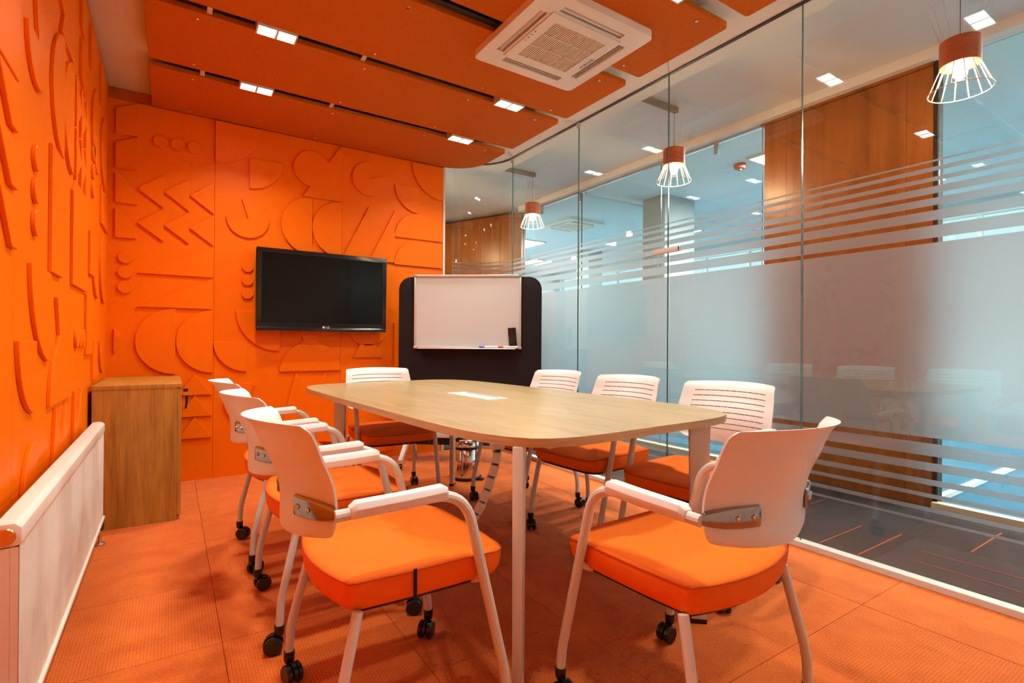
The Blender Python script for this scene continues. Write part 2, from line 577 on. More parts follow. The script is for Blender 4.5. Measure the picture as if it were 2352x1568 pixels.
for k, (y0, y1) in enumerate(rows):
    if k == 0:   # the panel by the back wall follows the curve of the glass
        pts = [(-0.12, y0), (2.37, y0)] + [(2.385, y0 + 0.02)] + arc(2.05, 4.04, 0.335, 0, 90, 14) + [(-0.12, y1)]
    else:
        pts = rounded(-0.12, 2.385, y0, y1, 0.022)
    p = B().prism([(x, y, ZP) for x, y in pts], (0, 0, 0.030)).build('acoustic_panel', 'felt_orange', ce, bevel=0.002, seg=1)
    for sx in (0.10, 0.95, 1.65, 2.20):
        for sy in (y0 + 0.055, y1 - 0.055):
            if k == 0 and sy > 4.2 and sx > 1.9:
                sx -= 0.15
            link('screw', screw_me, p, (sx, sy, ZP))
# dark service slots above the gaps between the panels, and the little white hanger clips
for k, gy in enumerate(gaps):
    B().box(-0.10, 2.17, gy - 0.075, gy + 0.075, ZC - 0.010, ZC - 0.001).build('ceiling_slot', 'dark_void', ce, smooth=False)
    for cx in (0.15, 0.92):
        B().box(cx - 0.012, cx + 0.012, gy - 0.046, gy + 0.046, ZP + 0.012, ZP + 0.02).build('hanger_clip', 'white_metal', ce, smooth=False)

# twin downlights sitting in the gaps
def lamp_box(x0, x1, y0, y1, z0, z1):
    """a thin lens whose underside glows"""
    b = B()
    b.cur = 1
    b.box(x0, x1, y0, y1, z0, z1)
    b.mi[0] = 0
    return b
def downlight(x, y, label):
    t = thing('twin_downlight', label, 'ceiling light', (x, y, ZP - 0.012), 0, 'twin square downlights in the ceiling gaps')
    w, d = 0.098, 0.049
    f = B()
    f.box(-w, w, -d, -d + 0.008, 0, 0.05); f.box(-w, w, d - 0.008, d, 0, 0.05)
    f.box(-w, -w + 0.008, -d + 0.008, d - 0.008, 0, 0.05); f.box(w - 0.008, w, -d + 0.008, d - 0.008, 0, 0.05)
    f.box(-0.006, 0.006, -d + 0.008, d - 0.008, -0.001, 0.05)
    f.box(-w + 0.008, w - 0.008, -d + 0.008, d - 0.008, 0.03, 0.05)
    f.build('housing', 'white_metal', t, smooth=False)
    for s in (-1, 1):
        lamp_box(s * 0.047 - 0.041, s * 0.047 + 0.041, -0.039, 0.039, 0.006, 0.012).build('lens', ['light_room', 'white_metal'], t, smooth=False)
        ld_ = bpy.data.lights.new('lens_light', 'AREA')
        ld_.shape = 'RECTANGLE'; ld_.size = 0.074; ld_.size_y = 0.070
        ld_.energy = LIGHT_ROOM; ld_.color = (0.91, 0.97, 0.88); ld_.spread = SPREAD
        link('lens_light', ld_, t, (s * 0.047, 0, 0.0045))
    return t
downlight(0.448, 3.682, 'glowing twin downlight in the ceiling gap nearest the television wall, above the cabinet side')
downlight(1.918, 3.682, 'glowing twin downlight in the ceiling gap nearest the curved glass corner')
downlight(0.455, 2.965, 'glowing twin downlight in the second ceiling gap, on the radiator side')
downlight(1.915, 2.965, 'glowing twin downlight in the second ceiling gap, just beyond the air conditioner')
downlight(1.905, 1.578, 'glowing twin downlight cut off by the top edge, right of the air conditioner')
downlight(0.45, 1.578, 'twin downlight above the front left chair, seen mirrored in the glass')
downlight(1.905, 0.875, 'twin downlight above the near end of the glass wall, seen mirrored in it')
downlight(0.45, 0.875, 'twin downlight in the nearest ceiling gap on the radiator side')

# ------------------------------------------------------------------ back and left walls with raised shapes
TR = 0.012
TB = 0.016
wb = B().box(XL - 0.05, 2.125, YB + 0.018, YB + 0.12, 0, ZC).build('wall_back', 'orange_paint', smooth=False)
struct(wb, 'orange back wall carrying the television')
wl = B().box(XL - 0.12, XL - 0.018, YR, YB + 0.12, 0, ZC).build('wall_left', 'orange_paint', smooth=False)
struct(wl, 'orange left wall behind the radiator')

def relief(parent, name, pts, wall):
    b = B()
    t = TB if wall == 'back' else TR
    if wall == 'back':
        b.prism([(u, YB, z) for u, z in pts], (0, -t, 0))
    else:
        b.prism([(XL, u, z) for u, z in pts], (t, 0, 0))
    return b.build(name, 'orange_wall', parent, bevel=0.0015, seg=1, angle=24)

def circle(cx, cz, r, n=32):
    return arc(cx, cz, r, 0, 360 - 360 / n, n - 1)

# pattern blocks, in metres along the wall (u) and up (z)
def pat_mid(o):
    """the block between u=0.262 and u=1.178 of the back wall; it recurs on the left wall"""
    L = []
    L.append(('quarter_disc', [(0.262 + o, 2.622)] + arc(0.262 + o, 2.622, 0.306, 270, 360)))
    L.append(('quarter_disc', [(0.49 + o, 2.393)] + arc(0.49 + o, 2.393, 0.231, 270, 360)))
    L.append(('cut_disc', [(0.481 + o, 1.93)] + arc(0.481 + o, 1.93, 0.146, 180, 467)))
    L.append(('joined_disc', [(0.871 + o, 2.164), (0.924 + o, 2.252)] + arc(0.945 + o, 2.395, 0.144, 258, 31) + [(1.168 + o, 2.622), (1.176 + o, 2.622), (1.176 + o, 2.164)]))
    L.append(('half_disc', arc(0.943 + o, 1.93, 0.230, 90, 270)))
    L.append(('half_disc', arc(1.175 + o, 1.93, 0.230, 90, 270)))
    for z in (1.567, 1.466, 1.365):
        L.append(('round_disc', circle(0.481 + o, z, 0.041)))
    L.append(('quarter_disc', [(0.709 + o, 1.233)] + arc(0.709 + o, 1.233, 0.305, 180, 270)))
    L.append(('quarter_disc', [(0.48 + o, 0.998)] + arc(0.48 + o, 0.998, 0.222, 180, 270)))
    L.append(('arch', arc(0.943 + o, 0.768, 0.234, 0, 68) + [(0.99 + o, 1.02), (1.06 + o, 1.16), (0.83 + o, 1.16), (0.885 + o, 1.02)] + arc(0.943 + o, 0.768, 0.234, 112, 180)))
    L.append(('twin_peak', [(0.65 + o, 0.06), (0.827 + o, 0.755), (0.947 + o, 0.60), (1.055 + o, 0.755), (1.165 + o, 0.06)]))
    L.append(('cut_disc', [(0.475 + o, 0.54)] + arc(0.475 + o, 0.54, 0.145, 66, 300)))
    return L

def pat_left(o, a=0.0):
    """the block with arrows and half discs, u from -0.36 to 0.262 on the back wall"""
    L = []
    for r_ in (0, 1):
        for k in range(3):
            u0 = (-0.20, -0.047, 0.105)[k] + o; u1 = (-0.05, 0.102, 0.256)[k] + o
            zc, hh = (2.045, 0.115) if r_ == 0 else (1.811, 0.114)
            L.append(('arrow_triangle', [(u0, zc), (u1, zc - hh), (u1, zc + hh)]))
    L.append(('wedge', [(-0.20 + o, 1.466), (0.256 + o, 1.466), (0.256 + o, 1.69)]))
    L.append(('wedge', [(-0.20 + o, 1.235), (0.25 + o, 1.235), (0.25 + o, 1.457)]))
    L.append(('half_disc', arc(0.026 + o, 0.999, 0.231, 90, 270)))
    L.append(('half_disc', arc(0.256 + o, 0.999, 0.226, 90, 270)))
    for z1, z0 in ((0.765, 0.614), (0.610, 0.459), (0.456, 0.302)):
        L.append(('peak_triangle', [(0.04 + o, z0), (0.253 + o, z0), (0.146 + o, z1)]))
    return L

back = []
p1 = B().box(XL - 0.018, 0.2605, YB, YB + 0.018, 0.0, 2.63).build('cladding_panel', 'orange_wall', wb, smooth=False)
p2 = B().box(0.2625, 1.1765, YB, YB + 0.018, 0.0, 2.63).build('cladding_panel', 'orange_wall', wb, smooth=False)
p3 = B().box(1.1785, 2.108, YB, YB + 0.018, 0.0, 2.63).build('cladding_panel', 'orange_wall', wb, smooth=False)
L1 = [('slant_block', [(-0.32, 2.396), (-0.20, 2.396), (-0.20, 2.622), (-0.32, 2.566)]),
      ('slant_block', [(-0.32, 2.163), (-0.20, 2.163), (-0.20, 2.393), (-0.32, 2.336)])]
for zc in (1.931, 1.697):
    L1.append(('quarter_disc', [(-0.32, zc)] + arc(-0.43, zc, 0.23, 0, 61.4)))
for u in (-0.07, 0.032, 0.132):
    L1.append(('round_disc', circle(u, 2.393, 0.042)))
for z in (1.567, 1.466, 1.365):
    L1.append(('round_disc', circle(-0.262, z, 0.042)))
L1.append(('disc_segment', arc(-0.417, 1.0, 0.1286, -42, 42)))
for n, p in L1 + pat_left(0):
    relief(p1, n, p, 'back')
for n, p in pat_mid(0):
    relief(p2, n, p, 'back')
L3 = [('slash_triangle', [(1.182, 1.70), (1.406, 1.70), (1.406, 2.16)]),
      ('slash_triangle', [(1.41, 1.70), (1.636, 1.70), (1.636, 2.16)]),
      ('cut_disc', [(1.408, 2.397)] + arc(1.408, 2.397, 0.145, 90, 378)),
      ('quarter_disc', [(1.868, 2.395)] + arc(1.868, 2.395, 0.233, 180, 270)),
      ('quarter_disc', [(2.1, 2.622)] + arc(2.1, 2.622, 0.305, 180, 270)),
      ('half_disc', arc(1.866, 1.932, 0.231, 0, 180)),
      ('half_disc', arc(1.866, 1.688, 0.231, 0, 180)),
      ('round_disc', circle(1.408, 1.157, 0.184)),
      ('trapezoid', [(1.28, 0.872), (1.536, 0.872), (1.475, 0.985), (1.341, 0.985)]),
      ('block', [(1.636, 0.30), (1.866, 0.30), (1.866, 1.18), (1.636, 1.18)]),
      ('twin_peak', [(1.19, 0.06), (1.30, 0.755), (1.41, 0.60), (1.52, 0.755), (1.62, 0.06)])]
for n, p in L3:
    relief(p3, n, p, 'back')

OY = 1.682
q0 = B().box(XL - 0.018, XL, YR, 1.927, 0.0, 2.70).build('cladding_panel', 'orange_wall', wl, smooth=False)
q1 = B().box(XL - 0.018, XL, 1.929, 2.858, 0.0, 2.70).build('cladding_panel', 'orange_wall', wl, smooth=False)
q2 = B().box(XL - 0.018, XL, 2.860, 3.774, 0.0, 2.70).build('cladding_panel', 'orange_wall', wl, smooth=False)
q3 = B().box(XL - 0.018, XL, 3.776, YB, 0.0, 2.70).build('cladding_panel', 'orange_wall', wl, smooth=False)
LA = [('block', [(1.40, 1.70), (1.91, 1.70), (1.91, 1.93), (1.40, 1.93)]),
      ('slant_block', [(1.71, 1.69), (1.84, 1.56), (1.91, 1.56), (1.91, 1.69)]),
      ('slant_block', [(1.71, 1.535), (1.84, 1.405), (1.91, 1.405), (1.91, 1.535)]),
      ('slant_block', [(1.73, 1.38), (1.85, 1.245), (1.91, 1.245), (1.91, 1.38)])]
for n, p in LA:
    relief(q0, n, p, 'left')
for n, p in pat_mid(OY):
    relief(q1, n, p, 'left')
relief(q1, 'block', [(2.395, 1.24), (2.62, 1.24), (2.62, 1.69), (2.395, 1.69)], 'left')
LC = [('slant_block', [(2.865, 1.24), (3.305, 1.24), (3.305, 1.695), (2.95, 1.695), (2.865, 1.64)]),
      ('block', [(3.31, 0.93), (3.53, 0.93), (3.53, 1.235), (3.31, 1.235)]),
      ('slant_block', [(3.075, 2.22), (3.20, 2.165), (3.20, 2.393), (3.075, 2.393)]),
      ('slant_block', [(3.075, 2.455), (3.20, 2.40), (3.20, 2.622), (3.075, 2.622)]),
      ('half_disc', arc(3.72, 2.165, 0.233, 90, 270)),
      ('quarter_disc', [(3.40, 2.622)] + arc(3.40, 2.622, 0.22, 270, 360)),
      ('block', [(3.43, 1.345), (3.56, 1.345), (3.56, 1.57), (3.43, 1.57)]),
      ('quarter_disc', [(3.77, 1.45)] + arc(3.77, 1.45, 0.21, 180, 270)),
      ('block', [(3.57, 0.79), (3.77, 0.79), (3.77, 1.01), (3.57, 1.01)]),
      ('twin_peak', [(2.87, 0.06), (2.95, 0.78), (3.05, 0.62), (3.15, 0.78), (3.25, 0.06)])]
for k in range(3):
    LC.append(('round_disc', circle(3.02 + 0.1 * k, 1.01, 0.043)))
    LC.append(('round_disc', circle(3.55, 2.005 - 0.1 * k, 0.041)))
for r_ in (0, 1):
    for k in range(3):
        u0 = 2.93 + 0.153 * k; zc = 2.045 if r_ == 0 else 1.811
        LC.append(('arrow_triangle', [(u0 + 0.15, zc), (u0, zc - 0.114), (u0, zc + 0.114)]))
for n, p in LC:
    relief(q2, n, p, 'left')
LD = [('half_disc', arc(4.14, 2.165, 0.23, 90, 270)),
      ('wedge', [(3.92, 1.70), (4.30, 1.70), (3.92, 1.93)]),
      ('half_disc', arc(4.12, 1.45, 0.22, 90, 270)),
      ('quarter_disc', [(4.08, 1.0)] + arc(4.08, 1.0, 0.2, 180, 270)),
      ('quarter_disc', [(3.86, 2.622)] + arc(3.86, 2.622, 0.23, 270, 360))]
for n, p in LD:
    relief(q3, n, p, 'left')

wr = B().box(XL - 0.12, XG + 0.05, YR - 0.1, YR, 0, ZC).build('wall_front', 'white_paint', smooth=False)
struct(wr, 'plain wall behind the camera')

# ------------------------------------------------------------------ glass partition
rail = B()
rail.box(2.603, 2.655, YR, 4.0, 0, 0.030)
inner = arc(GC[0], GC[1], GR - 0.026, 0, 90, 16); outer = arc(GC[0], GC[1], GR + 0.026, 0, 90, 16)
rail.prism([(x, y, 0) for x, y in inner + outer[::-1]], (0, 0, 0.030))
wright = rail.build('wall_right', 'white_metal', bevel=0.002, seg=1)
struct(wright, 'frameless glass partition with frosted band on a white floor rail')
tt = B()
tt.box(2.618, 2.642, YR, 4.0, ZC - 0.005, ZC)
tt.prism([(x, y, ZC - 0.005) for x, y in arc(GC[0], GC[1], GR - 0.012, 0, 90, 16) + arc(GC[0], GC[1], GR + 0.012, 90, 0, 16)], (0, 0, 0.0049))
tt.build('top_track', 'ac_dark', wright, smooth=False)
B().box(2.108, 2.128, YB - 0.005, YB + 0.03, 0, 2.63).build('end_profile', 'white_metal', wright, smooth=False)
up_edges = [1.772, 1.764, 1.743, 1.725, 1.701, 1.683, 1.662, 1.632, 1.614, 1.583, 1.562, 1.521, 1.500, 1.449]
BAND = [(up_edges[i + 1], up_edges[i]) for i in range(0, 14, 2)]
BAND.append((0.619, 1.428))
BAND += [(0.543, 0.595), (0.481, 0.515), (0.422, 0.446), (0.370, 0.387), (0.311, 0.329), (0.268, 0.279)]
joints = [4.0, 3.068, 2.200, 1.366, 0.53, -0.32]
for k in range(len(joints)):
    y1 = joints[k] - 0.0018
    y0 = (joints[k + 1] if k + 1 < len(joints) else YR) + 0.0018
    g = B()
    x0, x1, z0, z1 = 2.625, 2.635, 0.012, ZC - 0.004
    vs = [(x, y, z) for z in (z0, z1) for y in (y0, y1) for x in (x0, x1)]
    g.add(vs, [(0, 4, 6, 2), (1, 3, 7, 5)])
    g.cur = 1
    g.add(vs, [(0, 2, 3, 1), (4, 5, 7, 6), (0, 1, 5, 4), (2, 6, 7, 3)])
    gp = g.build('glass_pane', ['glass', 'glass_edge'], wright, smooth=False)
    for b0, b1 in BAND:
        B().box(2.6356, 2.6368, y0 + 0.002, y1 - 0.002, b0, b1).build('frosted_band' if b1 - b0 > 0.2 else 'frosted_stripe', 'frost', gp, smooth=False)
def arc_shell(b, r0, r1, z0, z1, n=24, a0=1.0, a1=89.5):
    i_ = arc(GC[0], GC[1], r0, a0, a1, n); o_ = arc(GC[0], GC[1], r1, a0, a1, n)
    b.prism([(x, y, z0) for x, y in i_ + o_[::-1]], (0, 0, z1 - z0))
g = B(); arc_shell(g, GR - 0.005, GR + 0.005, 0.012, ZC - 0.004)
gp = g.build('curved_glass_pane', 'glass', wright, angle=30)
for b0, b1 in BAND:
    g = B(); arc_shell(g, GR + 0.0056, GR + 0.0068, b0, b1)
    g.build('frosted_band' if b1 - b0 > 0.2 else 'frosted_stripe', 'frost', gp, angle=30)
for y in (3.99, 3.06):
    B().box(2.612, 2.624, y - 0.014, y + 0.014, ZC - 0.05, ZC - 0.012).build('glass_clip', 'steel', wright, smooth=False)
lt = thing('door_latch', 'pale pink horizontal latch bar across a joint of the glass wall', 'latch', (2.608, 2.2, 1.592))
B().box(-0.006, 0.012, -0.105, 0.105, -0.016, 0.016).build('bar', 'white_metal', lt, bevel=0.002)
B().box(-0.0075, -0.006, -0.105, -0.098, -0.012, 0.012).build('end_cap', 'black_matte', lt, smooth=False)

# ------------------------------------------------------------------ corridor
cf = B().box(2.655, 3.99, -1.6, 9.0, -0.06, -0.008)
cf.box(2.12, 2.655, 4.46, 9.0, -0.06, -0.008)
cf = cf.build('floor', 'cor_carpet_a', smooth=False)
struct(cf, 'dark grey carpet tile floor of the corridor')
random.seed(11)
plank = {}
cols = [(2.657, 2.752), (2.752, 3.252), (3.252, 3.750), (3.750, 3.967)]
for i, (x0, x1) in enumerate(cols):
    for j in range(-6, 32):
        y0 = j * 0.25 + 0.10
        kk = random.choice('aabbc')
        key = (i, kk)
        if key not in plank:
            w = (x1 - x0) / 2 - 0.0006
            plank[key] = B().box(-w, w, -0.1244, 0.1244, -0.008, 0).mesh('carpet_tile', 'cor_carpet_' + kk, smooth=False)
        link('carpet_tile', plank[key], cf, ((x0 + x1) / 2, y0 + 0.125, -0.0003 * (j % 3)))
acc = [(2.755, 3.216, 1.331, 1.339), (2.755, 3.248, 1.155, 1.163), (3.257, 3.729, 0.872, 0.880), (3.068, 3.074, 0.62, 1.013), (2.898, 2.904, 0.60, 1.0), (3.257, 3.56, 1.690, 1.697),
       (3.40, 3.406, 0.2, 0.7), (2.755, 3.24, 2.33, 2.338), (3.257, 3.74, 2.08, 2.088), (2.755, 3.24, 3.6, 3.608), (3.257, 3.74, 3.1, 3.108), (2.755, 3.24, 0.45, 0.458), (2.98, 2.986, 2.4, 3.2)]
for x0, x1, y0, y1 in acc:
    B().box(x0, x1, y0, y1, 0.0, 0.0006).build('accent_line', 'cor_line', cf, smooth=False)
cc = B().box(2.12, 4.02, -1.6, 9.0, ZCC, ZCC + 0.05).build('ceiling', 'ceiling_paint', smooth=False)
struct(cc, 'beige lit ceiling of the corridor')
tr = B().box(2.655, 2.76, YR, 4.05, ZC + 0.0505, ZCC)
tr.prism([(2.655, 4.05, ZC + 0.0505), (2.76, 4.05, ZC + 0.0505), (2.76, 4.42, ZC + 0.0505), (2.12, 4.45, ZC + 0.0505), (2.12, 4.42, ZC + 0.0505)], (0, 0, 0.07))
struct(tr.build('trim_1', 'ceiling_paint', smooth=False), 'bulkhead above the glass partition')
struct(B().box(3.90, 4.0, -1.6, 5.80, 2.775, ZCC).build('trim_2', 'ceiling_paint', smooth=False), 'white header above the office glass')
struct(B().box(2.02, 2.12, 4.503, 9.0, 0, ZCC).build('wall_corridor', 'white_paint', smooth=False), 'corridor wall past the curved glass')
struct(B().box(2.0, 4.6, 9.0, 9.1, 0, ZCC).build('wall_corridor_end', 'white_paint', smooth=False))
struct(B().box(2.6, 4.0, -1.7, -1.6, 0, ZCC).build('wall_corridor_near', 'white_paint', smooth=False))
struct(B().box(3.93, 3.995, -1.6, 1.25, 0, 0.035).build('trim_3', 'cream', smooth=False), 'cream floor rail of the office glass, near part')
struct(B().box(3.93, 3.995, 2.365, 5.79, 0, 0.035).build('trim_4', 'cream', smooth=False), 'cream floor rail of the office glass, far part')

# wood clad pier between the office glass walls
wd = B().box(3.975, 4.05, 1.255, 2.36, 0, 2.755).build('wall_pier', 'cor_wood', smooth=False)
struct(wd, 'brown wood clad pier across the corridor')
for y0, y1 in ((1.257, 1.396), (1.398, 2.180), (2.182, 2.358)):
    B().box(3.967, 3.975, y0, y1, 0.0, 2.752).build('wood_panel', 'cor_wood', wd, smooth=False)
B().box(3.955, 4.05, 1.253, 2.385, 2.755, 2.816).build('wood_cornice', 'cor_wood', wd, bevel=0.002, seg=1)
B().box(3.965, 4.05, 1.232, 1.254, 0, 2.775).build('edge_profile', 'black_matte', wd, smooth=False)
# slanting wood wall at the far end of the corridor
d = Vector((-0.413, 0.910)).normalized(); nn = Vector((d.y, -d.x))
def ptw(s, o): return (3.967 + d.x * s + nn.x * o, 5.80 + d.y * s + nn.y * o)
ws = B().prism([(*ptw(0, 0.0), 0), (*ptw(2.6, 0.0), 0), (*ptw(2.6, 0.1), 0), (*ptw(0, 0.1), 0)], (0, 0, 2.78)).build('wall_corridor_wood', 'cor_wood', smooth=False)
struct(ws, 'slanting brown wood wall at the far end of the corridor')
for k in range(7):
    s0, s1 = 0.002 + k * 0.34, 0.338 + k * 0.34
    B().prism([(*ptw(s0, -0.012), 0), (*ptw(s1, -0.012), 0), (*ptw(s1, 0), 0), (*ptw(s0, 0), 0)], (0, 0, 2.70)).build('wood_panel', 'cor_wood', ws, smooth=False)
B().prism([(*ptw(0, -0.02), 2.70), (*ptw(2.5, -0.02), 2.70), (*ptw(2.5, 0), 2.70), (*ptw(0, 0), 2.70)], (0, 0, 0.07)).build('wood_cornice', 'cor_wood', ws, smooth=False)

# office glass walls on the far side of the corridor
og = B().box(3.972, 3.995, 2.38, 5.79, 2.755, 2.775).build('wall_office', 'steel', smooth=False)
struct(og, 'frameless glass wall of the office across the corridor')
for y0, y1 in ((2.385, 3.42), (3.424, 4.585), (4.595, 5.785), (-1.6, 0.16), (0.164, 1.23)):
    g = B()
    vs = [(x, y, z) for z in (0.03, 2.765) for y in (y0, y1) for x in (3.98, 3.99)]
    g.add(vs, [(0, 4, 6, 2), (1, 3, 7, 5)])
    g.cur = 1
    g.add(vs, [(0, 2, 3, 1), (4, 5, 7, 6), (0, 1, 5, 4), (2, 6, 7, 3)])
    g.build('glass_pane', ['glass_office', 'glass_edge'], og, smooth=False)
for y in (2.80, 4.62, 5.35):
    B().box(3.962, 3.979, y - 0.02, y + 0.02, 2.66, 2.765).build('glass_clip', 'steel', og, smooth=False)

# pendant lamps on ceiling arms
def pendant(y, label, x=3.25):
    t = thing('pendant_lamp', label, 'pendant lamp', (x, y, 2.40), 0, 'wire cage pendants in the corridor')
    B().lathe([(0.078, -0.016), (0.082, -0.014), (0.082, 0.108), (0.078, 0.11), (0.070, 0.108), (0.070, -0.014)], 28).build('cap', 'lamp_wood', t)
    B().lathe([(0.0698, 0.060), (0.0698, 0.066)], 28).build('cap_lid', 'lamp_wood', t)  # disc added inside the cap to keep bulb light off the ceiling
    c = B()
    n = 14
    for k in range(n):
        a = 2 * PI * k / n
        ca, sa = math.cos(a), math.sin(a)
        c.tube([(0.073 * ca, 0.073 * sa, 0.0), (0.128 * ca, 0.128 * sa, -0.14)], 0.0024, 6)
    c.tube([(0.128 * math.cos(2 * PI * k / 40), 0.128 * math.sin(2 * PI * k / 40), -0.14) for k in range(40)], 0.0028, 6, closed=True)
    c.build('wire_shade', 'lamp_wire', t)
    c = B()
    for k in range(n):
        a = 2 * PI * k / n + 0.2
        ca, sa = math.cos(a), math.sin(a)
        c.tube([(0.073 * ca, 0.073 * sa, 0.105), (0.128 * ca, 0.128 * sa, 0.29)], 0.0010, 5)
    c.tube([(0.128 * math.cos(2 * PI * k / 40), 0.128 * math.sin(2 * PI * k / 40), 0.29) for k in range(40)], 0.0011, 5, closed=True)
    c.build('upper_wires', 'lamp_wire', t)
    B().lathe([(0.022, 0.10), (0.024, 0.045), (0.020, 0.012), (0.014, 0.008)], 16).build('socket', 'lamp_wood', t)
    B().lathe([(0.012, 0.010), (0.031, -0.035), (0.028, -0.062), (0.008, -0.084)], 10).build('bulb', 'bulb', t, angle=80)
    B().tube([(0, 0, 0.09), (0, 0, 0.43)], 0.002, 6).build('cord', 'cord', t)
    B().box(-0.46, 0.03, -0.018, 0.018, 0.40, 0.436).build('arm', 'cord', t, bevel=0.003)
    return t
pendant(4.55, 'lit wire cage pendant lamp with orange wooden cap, beyond the curved glass corner')
pendant(2.667, 'lit wire cage pendant lamp with orange wooden cap, in front of the office glass')
pendant(6.35, 'lit wire cage pendant lamp further along the bend of the corridor', 2.62)  # extra lamp hidden behind the back wall, added to brighten the slanting wood wall
pendant(0.922, 'nearest lit wire cage pendant lamp with orange wooden cap, right of the wood pier')

# ------------------------------------------------------------------ office across the corridor
XE = 8.2
of = B().box(3.99, XE, -1.6, 10.5, -0.06, 0.0).build('floor', 'blue_carpet', smooth=False)
struct(of, 'blue carpet floor of the office')
oc = B().box(4.02, XE, -1.6, 10.5, 2.79, 2.85).build('ceiling', 'office_ceiling', smooth=False)
struct(oc, 'pale ceiling of the office')
struct(B().box(3.9, XE, 10.5, 10.6, 0, 2.85).build('wall_office_end', 'office_wall', smooth=False))
struct(B().box(3.9, XE, -1.7, -1.6, 0, 2.85).build('wall_office_near', 'office_wall', smooth=False))
struct(B().box(4.0, 4.1, 5.90, 10.5, 0, 2.79).build('wall_office_back', 'office_wall', smooth=False))
wf = B().box(XE, XE + 0.15, -1.6, 10.5, 0, 0.75)
wf.box(XE, XE + 0.15, -1.6, 10.5, 2.66, 2.85)
wf = wf.build('wall_far', 'office_wall', smooth=False)
struct(wf, 'far window wall of the office')
wn = 0
for y0, y1 in ((-1.5, 1.0), (1.25, 3.9), (4.3, 6.9), (7.3, 10.3)):
    wn += 1
    B().box(XE, XE + 0.15, (y1), (y1 + 0.42), 0.75, 2.66).build('window_pier', 'office_column', wf, smooth=False)
    fr = B()
    fr.box(XE + 0.02, XE + 0.08, y0, y1, 0.75, 0.80); fr.box(XE + 0.02, XE + 0.08, y0, y1, 2.60, 2.66)
    fr.box(XE + 0.02, XE + 0.08, y0, y1, 2.10, 2.15)
    for m in range(4):
        yy = y0 + (y1 - y0 - 0.05) * m / 3
        fr.box(XE + 0.02, XE + 0.08, yy, yy + 0.05, 0.80, 2.60)
    w_ = struct(fr.build('window_%d' % wn, 'office_wall', smooth=False), 'daylit office window')
    for m in range(3):
        ya = y0 + (y1 - y0 - 0.05) * m / 3 + 0.05; yb = y0 + (y1 - y0 - 0.05) * (m + 1) / 3
        B().box(XE + 0.045, XE + 0.05, ya, yb, 0.80, 2.60).build('window_pane', 'glass_office', w_, smooth=False)
# cross partitions and columns inside the office
xp = B().box(4.0, 8.2, 4.55, 4.575, 0, 0.03).build('wall_partition_far', 'steel', smooth=False)
struct(xp, 'glass cross partition inside the office, far one')
B().box(4.0, 8.2, 4.556, 4.566, 0.03, 2.74).build('glass_pane', 'glass_office', xp, smooth=False)
B().box(4.0, 8.2, 4.552, 4.570, 2.74, 2.755).build('top_track', 'white_paint', xp, smooth=False)
xq = B().box(4.0, 8.2, 1.265, 1.30, 0, 0.03).build('wall_partition_near', 'white_paint', smooth=False)
struct(xq, 'glass cross partition inside the office, near one')
B().box(4.0, 8.2, 1.277, 1.287, 0.03, 2.78).build('glass_pane', 'glass_office', xq, smooth=False)
tag(B().box(4.90, 5.45, 4.15, 4.50, 0, 2.79).build('column', 'office_column', bevel=0.01), 'grey square column in the office across the corridor', 'column')
tag(B().box(6.6, 6.95, 7.4, 7.75, 0, 2.79).build('column', 'office_column', bevel=0.01), 'narrow far column left of the office air conditioner', 'column')
# light panels added to the office ceiling to brighten that room
for k, (x, y) in enumerate(((4.9, 0.2), (6.6, 0.2), (4.9, 2.6), (6.6, 2.6), (5.2, 7.6), (6.6, 5.4), (6.6, 9.2))):
    t = thing('office_light', ['flat square light panel on the near office ceiling by the corridor', 'flat light panel on the near office ceiling by the windows', 'flat light panel behind the wood pier', 'flat light panel deep in the middle office', 'flat light panel at the far end of the office ceiling', 'flat light panel past the office cross partition', 'flat light panel in the farthest office corner'][k], 'ceiling light', (x, y, 2.79), 0, 'office light panels')
    fb = B()
    for a in ((-0.31, 0.31, -0.31, -0.29), (-0.31, 0.31, 0.29, 0.31), (-0.31, -0.29, -0.29, 0.29), (0.29, 0.31, -0.29, 0.29)):
        fb.box(*a, -0.02, 0)
    fb.build('frame', 'white_metal', t, smooth=False)
    lamp_box(-0.29, 0.29, -0.29, 0.29, -0.012, -0.006).build('diffuser', ['light_office', 'white_metal'], t, smooth=False)
sd = thing('smoke_detector', 'small red smoke detector on the office ceiling beside the wood pier', 'smoke detector', (4.70, 3.05, 2.79))
B().lathe([(0.055, 0), (0.058, -0.02), (0.05, -0.045), (0.03, -0.05)], 24).build('body', 'smoke', sd)
B().lathe([(0.02, -0.05), (0.018, -0.062), (0.008, -0.064)], 16).build('sensor', 'smoke', sd)

